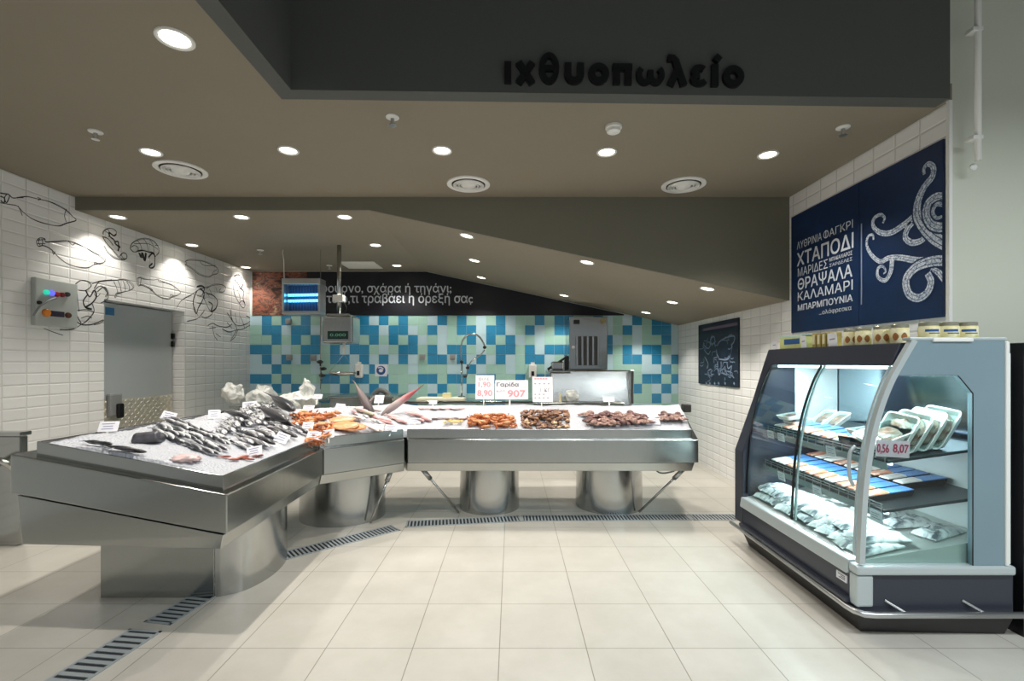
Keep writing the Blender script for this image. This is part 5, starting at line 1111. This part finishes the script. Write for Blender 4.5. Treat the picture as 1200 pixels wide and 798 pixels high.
# sliding front doors
def gdoor(y0, y1, off, name_label):
    pr = [Vector((p.x + .012 + off, p.y)) for p in CURVE if ZD + .005 < p.y < 1.412]
    b = MB(); closed_sweep(b, pr, y0, y1, .005); g_ = b.build('glass_door', M['glass'], case, auto=50); lbl(g_, name_label)
    for nm, ya_, m_ in (('door_gasket', y1 - .012, M['black']), ('door_edge', y0, trim_l)):
        b = MB(); closed_sweep(b, [Vector((p.x - .002, p.y)) for p in pr], ya_, ya_ + .012, .010); e = b.build(nm, m_, None, auto=50); e.parent = g_
    return g_
g1 = gdoor(Y0 + .05, YS + .03, 0.0, 'near curved glass door with an oval handle'); g2 = gdoor(YS, Y1 - .135, .014, 'far curved glass door')
hz = Z(545); hx = [p for p in CURVE if p.y < hz][-1].x
b = MB(); b.tube(smooth_path([(hx + .012, 2.53, .97), (hx - .012, 2.53, .94), (hx - .018, 2.53, .86), (hx - .012, 2.53, .80), (hx + .004, 2.53, .77)]), [.009] * 25, 8, flat=2.6); h_ = b.build('handle', trim_l, None, smooth=True); h_.parent = g1
# deck and shelves
b = MB(); b.hexa([Vector(p) for p in ((X(1006.5) + .03, Y0 + .035, .35), (2.52, Y0 + .035, .35), (2.52, Y1 - .135, .35), (X(1006.5) + .03, Y1 - .135, .35))], [Vector(p) for p in ((X(1006.5) + .03, Y0 + .035, .385), (2.52, Y0 + .035, .50), (2.52, Y1 - .135, .50), (X(1006.5) + .03, Y1 - .135, .385))]); b.build('deck', simple('deck_steel', (206, 212, 208), .28, metal=.6), case)
deck_z = lambda x: .385 + (x - X(1006.5) - .03) * .115 / (2.52 - X(1006.5) - .03)
TILT = .14
SHX, SHZ = 1.955, .645; TX, TZ = 1.975, .905
def shelf(x0, z, name):
    b = MB(); b.hexa([Vector(q) for q in ((x0, Y0 + .045, z - .016), (2.515, Y0 + .045, z - .016 + TILT * (2.515 - x0)), (2.515, Y1 - .14, z - .016 + TILT * (2.515 - x0)), (x0, Y1 - .14, z - .016))], [Vector(q) for q in ((x0, Y0 + .045, z), (2.515, Y0 + .045, z + TILT * (2.515 - x0)), (2.515, Y1 - .14, z + TILT * (2.515 - x0)), (x0, Y1 - .14, z))]); o = b.build(name, shelf_m, case, bevel=.003)
    b = MB(); b.tube([(x0 - .006, Y0 + .05, z + .03), (x0 - .006, Y1 - .145, z + .03)], .003, 5); b.tube([(x0 - .006, Y0 + .05, z + .014), (x0 - .006, Y1 - .145, z + .014)], .003, 5)
    for k in range(15):
        y = Y0 + .06 + k * (Y1 - Y0 - .22) / 14; b.tube([(x0 - .006, y, z - .01), (x0 - .006, y, z + .03)], .0025, 4)
    r = b.build('wire_rail', M['alu'], None); r.parent = o
    b = MB(); b.box((x0 - .004, Y0 + .05, z - .05), (x0 - .001, Y1 - .145, z - .012)); r = b.build('price_rail', simple('clear_grey_rail', (150, 164, 170), .2) if 'clear_grey_rail' not in bpy.data.materials else bpy.data.materials['clear_grey_rail'], None); r.parent = o
    b = MB(); b.box((x0 + .02, Y0 + .06, z - .026), (x0 + .035, Y1 - .16, z - .0145)); r = b.build('shelf_lamp', M['led'], None); r.parent = o
shelf(SHX, SHZ, 'middle_shelf'); shelf(TX, TZ, 'top_shelf')
for zz, xx in ((SHZ - .045, SHX + .06), (TZ - .045, TX + .06)):
    l = bpy.data.lights.new('shelf_lamp', 'AREA'); l.shape = 'RECTANGLE'; l.size = .04; l.size_y = 1.1; l.energy = 6; l.color = (.92, .98, 1.0)
    lo = bpy.data.objects.new('shelf_lamp', l); COL.objects.link(lo); lo.location = (xx, 3.05, zz); lo.rotation_euler = (0, math.radians(-15), 0)

# ---------------------------------------------------------------- goods in the case
fillet = ramp_mat('packed_salmon', [(.35, (222, 130, 96)), (.52, (236, 160, 128)), (.66, (244, 214, 200))], 14, .3, stretch=(1, 4, 1)); whitefish = ramp_mat('packed_white_fish', [(.3, (206, 190, 180)), (.55, (236, 230, 226)), (.8, (250, 248, 246))], 14, .3)
blueprint = simple('blue_pack_print', (92, 142, 208), .3, var=.12, scale=12); blackt = simple('black_tray', (28, 28, 32), .35)
def pack_kind(nm, m_front):
    root = bpy.data.objects.new(nm, None); COL.objects.link(root); root['category'] = 'fish pack'; kids = []
    b = MB(); b.hexa([Vector(p) for p in ((.01, .01, 0), (.25, .01, 0), (.25, .078, 0), (.01, .078, 0))], [Vector(p) for p in ((0, 0, .035), (.26, 0, .035), (.26, .088, .035), (0, .088, .035))]); kids.append(b.build('tray', blackt, bevel=.003))
    b = MB(); b.hexa([Vector(p) for p in ((.006, .005, .0352), (.125, .005, .0352), (.125, .083, .0352), (.006, .083, .0352))], [Vector(p) for p in ((.012, .012, .043), (.12, .012, .045), (.12, .076, .045), (.012, .076, .043))]); kids.append(b.build('fillet', m_front, bevel=.003))
    b = MB(); b.box((.128, .003, .0352), (.256, .085, .040)); kids.append(b.build('printed_sleeve', blueprint, bevel=.001))
    for k in kids: k.parent = root
    return Kind(root, kids)
KP = [pack_kind('salmon_pack', fillet), pack_kind('white_fish_pack', whitefish)]
def T3(x, y, z, rz=0.0, ry=0.0, sc_=1.0): return Matrix.Translation((x, y, z)) @ Matrix.Rotation(rz, 4, 'Z') @ Matrix.Rotation(ry, 4, 'Y') @ Matrix.Scale(sc_, 4)
rnd = random.Random(2)
for k in range(10):
    y = 2.60 + k * .102
    KP[0 if k in (0, 1, 2, 4, 5, 7) else 1].put(T3(SHX + .012, y, SHZ + .003, rnd.uniform(-.03, .03), -TILT), ('salmon' if k in (0, 1, 2, 4, 5, 7) else 'white fish') + ' pack with blue sleeve, in the front row of the middle shelf', 'fish packs in the front row of the middle shelf')
    if k > 0: KP[1 if k % 3 else 0].put(T3(SHX + .285, y + .01, SHZ + .003 + .285 * TILT, rnd.uniform(-.03, .03), -TILT), ('white fish' if k % 3 else 'salmon') + ' pack with blue sleeve, in the rear row of the middle shelf', 'fish packs in the rear row of the middle shelf')
for k in range(7):
    y = 2.86 + k * .108; KP[(k + 1) % 2].put(T3(TX + .012, y, TZ + .004, rnd.uniform(-.05, .05), -TILT), ('white fish' if (k + 1) % 2 else 'salmon') + ' pack with blue sleeve, lying on the top shelf of the case', 'fish packs on the top shelf')
KP[0].put(T3(TX + .02, 2.80, TZ + .04, .25, .35), 'dark blue fish pack leaning on the top shelf beside white trays')
# foam trays with film
foam = simple('white_foam', (240, 238, 234), .5); meat = ramp_mat('filmed_seafood', [(.3, (150, 84, 70)), (.5, (206, 140, 120)), (.7, (232, 206, 196))], 24, .2, dist=.6)
def tray_kind():
    root = bpy.data.objects.new('foam_tray', None); COL.objects.link(root); root['category'] = 'food tray'
    w_, d_, h_ = .20, .15, .035; b = MB(); n = 20
    def rr(k_, z): 
        pts = []
        for cx_, cy_, a0 in ((1, 1, 0), (-1, 1, 90), (-1, -1, 180), (1, -1, 270)):
            for q in range(4): a_ = math.radians(a0 + q * 30); pts.append(Vector((cx_ * (w_ / 2 * k_ - .02) + .02 * math.cos(a_), cy_ * (d_ / 2 * k_ - .02) + .02 * math.sin(a_), z)))
        return pts
    rings = [b.verts(rr(k_, z)) for k_, z in ((.82, 0), (.98, h_ * .9), (1.0, h_), (.95, h_), (.80, .008))]
    for a_, c_ in zip(rings, rings[1:]):
        for q in range(16): b.face([a_[q], a_[(q + 1) % 16], c_[(q + 1) % 16], c_[q]])
    b.face(rings[0]); b.face(rings[-1]); k1 = b.build('tray', foam, auto=40)
    b = MB(); b.blob((0, 0, .02), (.078, .056, .016), 3, .3, 3, 3); k2 = b.build('seafood', meat, smooth=True)
    b = MB(); b.box((-.09, -.065, h_ + .0005), (.09, .065, h_ + .0015)); k3 = b.build('cling_film', M['glass'])
    for k in (k1, k2, k3): k.parent = root
    return Kind(root, (k1, k2, k3))
KT = tray_kind()
for k, lb in enumerate(('first of five leaning white foam trays, resting lowest by the front glass', 'second of five leaning white foam trays on the top shelf', 'third of five leaning white foam trays on the top shelf', 'fourth of five leaning white foam trays on the top shelf', 'last of five leaning white foam trays, by the grey end panel')):
    KT.put(T3(2.06 + k * .074, 2.62, TZ + .095 + k * .012, 0, -1.02 if k else -.35, 1.22) @ Matrix.Rotation(.25, 4, 'X'), lb, 'white foam trays leaning at the near end')
KT.put(T3(2.10, 2.80, TZ + .095, .1, -.1, .9), 'flat white foam tray on top of packs at the top shelf'); 
for k in range(3): KT.put(T3(2.08 + (k % 2) * .05, 3.52, TZ + .022 + k * .040, .1 * k, -TILT, .85), ('lowest', 'middle', 'topmost')[k] + ' white foam tray in the stack at the far end of the top shelf', 'white foam tray stack at the far end')
for k in range(2): KT.put(T3(2.30, 3.34 + k * .14, TZ + .095, .05, -.6, .85), ('nearer', 'farther')[k] + ' tilted white foam tray at the rear of the top shelf')
# vacuum bags of fish on the deck
bagw = ramp_mat('vacuum_bag_fish', [(.34, (84, 92, 98)), (.43, (176, 182, 184)), (.52, (226, 228, 228)), (.8, (250, 250, 250))], 17, .22, dist=.7, bump=.5)
def vac_kind(seed):
    b = MB(); N = 12; rows = []
    for i in range(N + 1):
        for j in range(N + 1): pass
    top = [[b.bm.verts.new(((i / N - .5) * .24, (j / N - .5) * .13, .006 + .034 * (math.sin(PI * i / N) * math.sin(PI * j / N)) ** .5 + .012 * noise.noise(Vector((i * .6, j * .6, seed))) * (1 if 0 < i < N and 0 < j < N else 0))) for j in range(N + 1)] for i in range(N + 1)]
    bot = [[b.bm.verts.new(((i / N - .5) * .24, (j / N - .5) * .13, 0)) for j in (0, N)] for i in range(N + 1)]
    for i in range(N):
        for j in range(N): b.face([top[i][j], top[i + 1][j], top[i + 1][j + 1], top[i][j + 1]])
        b.face([bot[i][0], bot[i + 1][0], bot[i + 1][1], bot[i][1]]); b.face([top[i][0], top[i + 1][0], bot[i + 1][0], bot[i][0]]); b.face([top[i][N], top[i + 1][N], bot[i + 1][1], bot[i][1]])
    o = b.build('vacuum_bag', bagw, smooth=True); o['category'] = 'fish bag'; return Kind(o)
KV = [vac_kind(1), vac_kind(7), vac_kind(13)]
q = 0
for r in range(2):
    for k in range(12):
        x = X(1006.5) + .17 + r * .06 + rnd.uniform(-.012, .012); y = 2.56 + k * .093 + r * .03
        KV[q % 3].put(T3(x, y, deck_z(x) + .012 + r * .030, rnd.uniform(-.5, .5), -.16 + rnd.uniform(-.1, .1)), 'white vacuum bag of fish in the front row of the case deck', 'vacuum bags in the front row of the deck'); q += 1
for k in range(6):
    x = 2.36 + rnd.uniform(-.03, .03); KV[q % 3].put(T3(x, 2.62 + k * .16, deck_z(x) + .006, rnd.uniform(-.6, .6), -.12), 'white vacuum bag of fish at the back of the case deck', 'vacuum bags at the back of the deck'); q += 1
# price tags on the shelf fronts
redt = simple('pink_price_ink', (206, 60, 96), .6)
def shelf_card(x, y, z, w_, h_, label, red=None, m_=None):
    root = thing('shelf_price_card', label, 'price card', (x, y, z), None); MM = frame3((x, y, z), (.0, -1, 0), (-.12, 0, 1))
    b = MB(); b.box((-w_ / 2, -h_, 0), (w_ / 2, 0, .002), M=MM); b.build('card', m_ or M['paper'], root)
    if red:
        join_meshes('lettering', [text_mesh(tx, -w_ / 2 + w_ * a_, -w_ / 2 + w_ * c_, -h_ * .88, -h_ * .25, .015) for tx, a_, c_ in red], redt, MM @ Matrix.Translation((0, 0, .0026)), root)
    else:
        b = MB()
        for k in range(3): b.ribbon([MM @ Vector((-w_ * .36, -h_ * (.25 + .22 * k), .0026)), MM @ Vector((w_ * (.3, .15, .34)[k], -h_ * (.25 + .22 * k), .0026))], h_ * .07, MM.to_3x3() @ Vector((0, 0, 1)))
        b.build('writing', bpy.data.materials['card_writing'], root)
for y, z, x, lb in ((2.53, SHZ - .015, SHX - .012, 'price card hanging under the near end of the middle shelf'), (3.02, SHZ - .015, SHX - .012, 'price card hanging under the middle shelf by the door seam'), (3.42, SHZ - .015, SHX - .012, 'price card hanging under the far part of the middle shelf'), (3.60, TZ - .0, TX - .012, 'price card at the far end of the top shelf front'), (3.46, TZ - .0, TX - .012, 'second price card from the far end of the top shelf'), (2.92, TZ - .0, TX - .012, 'price card on the top shelf front behind the near door')):
    shelf_card(x, y, z, .085, .06, lb)
b = MB(); root = thing('special_price_card', 'white card with pink prices at the near end of the top shelf', 'price card', (2.1, Y0 + .03, TZ))
MM = frame3((X(1032), Y0 + .034, Z(536)), (1, 0, -.06), (0.02, 0, 1)); w_, h_ = X(1072) - X(1032), Z(507) - Z(527)
b.box((0, 0, -.002), (w_, h_, 0), M=MM); b.build('card', simple('pinkish_card', (236, 206, 214), .6), root)
join_meshes('lettering', [text_mesh('0,56', .02 * w_, .38 * w_, h_ * .15, h_ * .75, .02), text_mesh('8,07', .5 * w_, .96 * w_, h_ * .2, h_ * .8, .02)], redt, MM @ Matrix.Translation((0, 0, .0012)), root)

# ---------------------------------------------------------------- goods on top of the case
cream = ramp_mat('jar_label', [(.35, (222, 210, 150)), (.5, (238, 232, 200)), (.62, (206, 196, 120))], 16, .4); lidm = simple('gold_grey_lid', (170, 168, 150), .3, metal=.6); brownp = simple('brown_label_picture', (150, 96, 50), .5, var=.3, scale=40); bluep = simple('blue_label_print', (40, 84, 140), .5)
def jar_kind(nm, blue):
    root = bpy.data.objects.new(nm, None); COL.objects.link(root); root['category'] = 'jar'; r = .042
    b = MB(); b.lathe([(r * .94, 0), (r, .006), (r, .078), (r * .9, .084)], n=28); k1 = b.build('jar_body', cream, auto=40)
    b = MB(); b.lathe([(r * .95, .0842), (r * .95, .100), (r * .9, .102)], n=28); k2 = b.build('lid', lidm, auto=40)
    b = MB()
    if blue:
        for z0, z1, a0, a1 in ((.054, .066, -150, -70), (.044, .049, -130, -60)):
            pts = [Vector((math.cos(math.radians(a_)) * r * 1.012, math.sin(math.radians(a_)) * r * 1.012, (z0 + z1) / 2)) for a_ in range(a0, a1 + 1, 10)]
            for p_, q_ in zip(pts, pts[1:]): b.face([p_ + Vector((0, 0, (z0 - z1) / 2)), q_ + Vector((0, 0, (z0 - z1) / 2)), q_ + Vector((0, 0, (z1 - z0) / 2)), p_ + Vector((0, 0, (z1 - z0) / 2))])
    else:
        for a0 in (-175, -120):
            pts = [Vector((math.cos(math.radians(a_)) * r * 1.012, math.sin(math.radians(a_)) * r * 1.012, .035)) for a_ in range(a0, a0 + 41, 8)]
            for i_, (p_, q_) in enumerate(zip(pts, pts[1:])):
                h0, h1 = .018 * math.sin(PI * (i_ + .15) / 5.3), .018 * math.sin(PI * (i_ + 1.15) / 5.3); b.face([p_ - Vector((0, 0, h0 + .004)), q_ - Vector((0, 0, h1 + .004)), q_ + Vector((0, 0, h1 + .004)), p_ + Vector((0, 0, h0 + .004))])
    k3 = b.build('label_print', bluep if blue else brownp)
    for k in (k1, k2, k3): k.parent = root
    return Kind(root, (k1, k2, k3))
JA, JB = jar_kind('jar', False), jar_kind('jar', True); ZTOP = 1.526
JSC = Matrix.Scale(1.0, 4)
for k, (x, y, lb) in enumerate(((2.10, 2.93, 'cream jar with brown picture, farthest of its row'), (2.10, 2.83, 'cream jar with brown picture, second farthest of its row'), (2.11, 2.70, 'cream jar with brown picture, second nearest of its row'), (2.12, 2.59, 'cream jar with brown picture, nearest of its row, by the end panel'))): JA.put(T3(x, y, ZTOP, .0), lb, 'cream jars along the front edge of the case top')
for k, (x, lb) in enumerate(((2.235, 'cream jar with blue print, first of three above the end panel'), (2.34, 'cream jar with blue print, middle of three above the end panel'), (2.44, 'cream jar with blue print, last of three above the end panel'))): JB.put(T3(x, 2.54, ZTOP, .0 - .1 * k, 0, 1.08), lb, 'cream jars above the end panel')
t = thing('carton_pack', 'yellow-green carton with blue fish print at the far end of case top', 'carton', (2.10, 3.5, ZTOP))
b = MB(); b.box((2.07, 3.38, ZTOP), (2.16, 3.66, ZTOP + .095)); b.build('box', simple('yellow_green_carton', (214, 220, 140), .5, var=.1, scale=14), t, bevel=.003)
b = MB(); b.box((2.068, 3.41, ZTOP + .03), (2.0699, 3.60, ZTOP + .07)); b.build('blue_print', bluep, t)
b = MB(); b.box((2.068, 3.38, ZTOP + .082), (2.162, 3.66, ZTOP + .098)); b.build('lid', simple('pale_mint_lid', (190, 216, 206), .5), t, bevel=.002)
b = MB(); b.box((0, 0, 0), (.075, .036, .095)); pk = b.build('slim_pack', simple('olive_gold_pack', (176, 158, 84), .45, var=.25, scale=22), bevel=.003); pk['category'] = 'pack'
b = MB(); b.box((-.0012, .006, .02), (0, .03, .085)); pl = b.build('face_print', simple('cream_pack_print', (224, 216, 178), .5)); pl.parent = pk
KSL = Kind(pk, (pl,))
for k in range(4): KSL.put(T3(2.085, 3.10 + k * .052, ZTOP), ('slim olive pack nearest the cream jars', 'slim olive pack, second from the cream jars', 'slim olive pack, third from the cream jars', 'slim olive pack farthest from the cream jars')[k], 'slim olive packs on the case top')
def top_card(y, z, w_, h_, lb):
    root = thing('shelf_price_card', lb, 'price card', (2.05, y, z)); MM = frame3((2.055, y, z), (0, -1, 0), (-.1, 0, 1))
    b = MB(); b.box((-w_ / 2, 0, 0), (w_ / 2, h_, .002), M=MM); b.build('card', M['paper'], root)
    b = MB(); b.ribbon([MM @ Vector((-w_ * .3, h_ * .5, .0026)), MM @ Vector((w_ * .3, h_ * .55, .0026))], h_ * .1, MM.to_3x3() @ Vector((0, 0, 1))); b.build('writing', bpy.data.materials['card_writing'], root)
top_card(3.70, ZTOP, .07, .06, 'white price card at the far corner of the case top'); top_card(3.33, ZTOP, .06, .085, 'white price card between carton and slim packs'); top_card(3.03, ZTOP, .085, .085, 'white price card between slim packs and cream jars')

# ---------------------------------------------------------------- dark shelving beyond the case, at the right edge
t = thing('dark_shelving', 'dark shelving unit standing beside the display case against pale wall', 'shelving', (3.1, 2.5, 0))
dk = simple('black_shelving', (20, 21, 24), .35)
b = MB(); b.box((2.665, 2.66, 0), (4.2, 2.74, 1.52)); b.build('back_panel', dk, t)
b = MB(); b.box((2.665, 2.42, 1.46), (4.2, 2.74, 1.525)); b.build('top_board', dk, t, bevel=.006)
b = MB(); b.box((2.645, 2.45, 0), (2.664, 2.74, 1.52)); b.build('side_panel', dk, t)
for z in (.16, .42, .68, .95, 1.2):
    b = MB(); b.box((2.666, 2.42, z), (4.2, 2.655, z + .03)); b.build('shelf', simple('grey_black_shelf', (44, 48, 54), .3) if 'grey_black_shelf' not in bpy.data.materials else bpy.data.materials['grey_black_shelf'], t, bevel=.008)
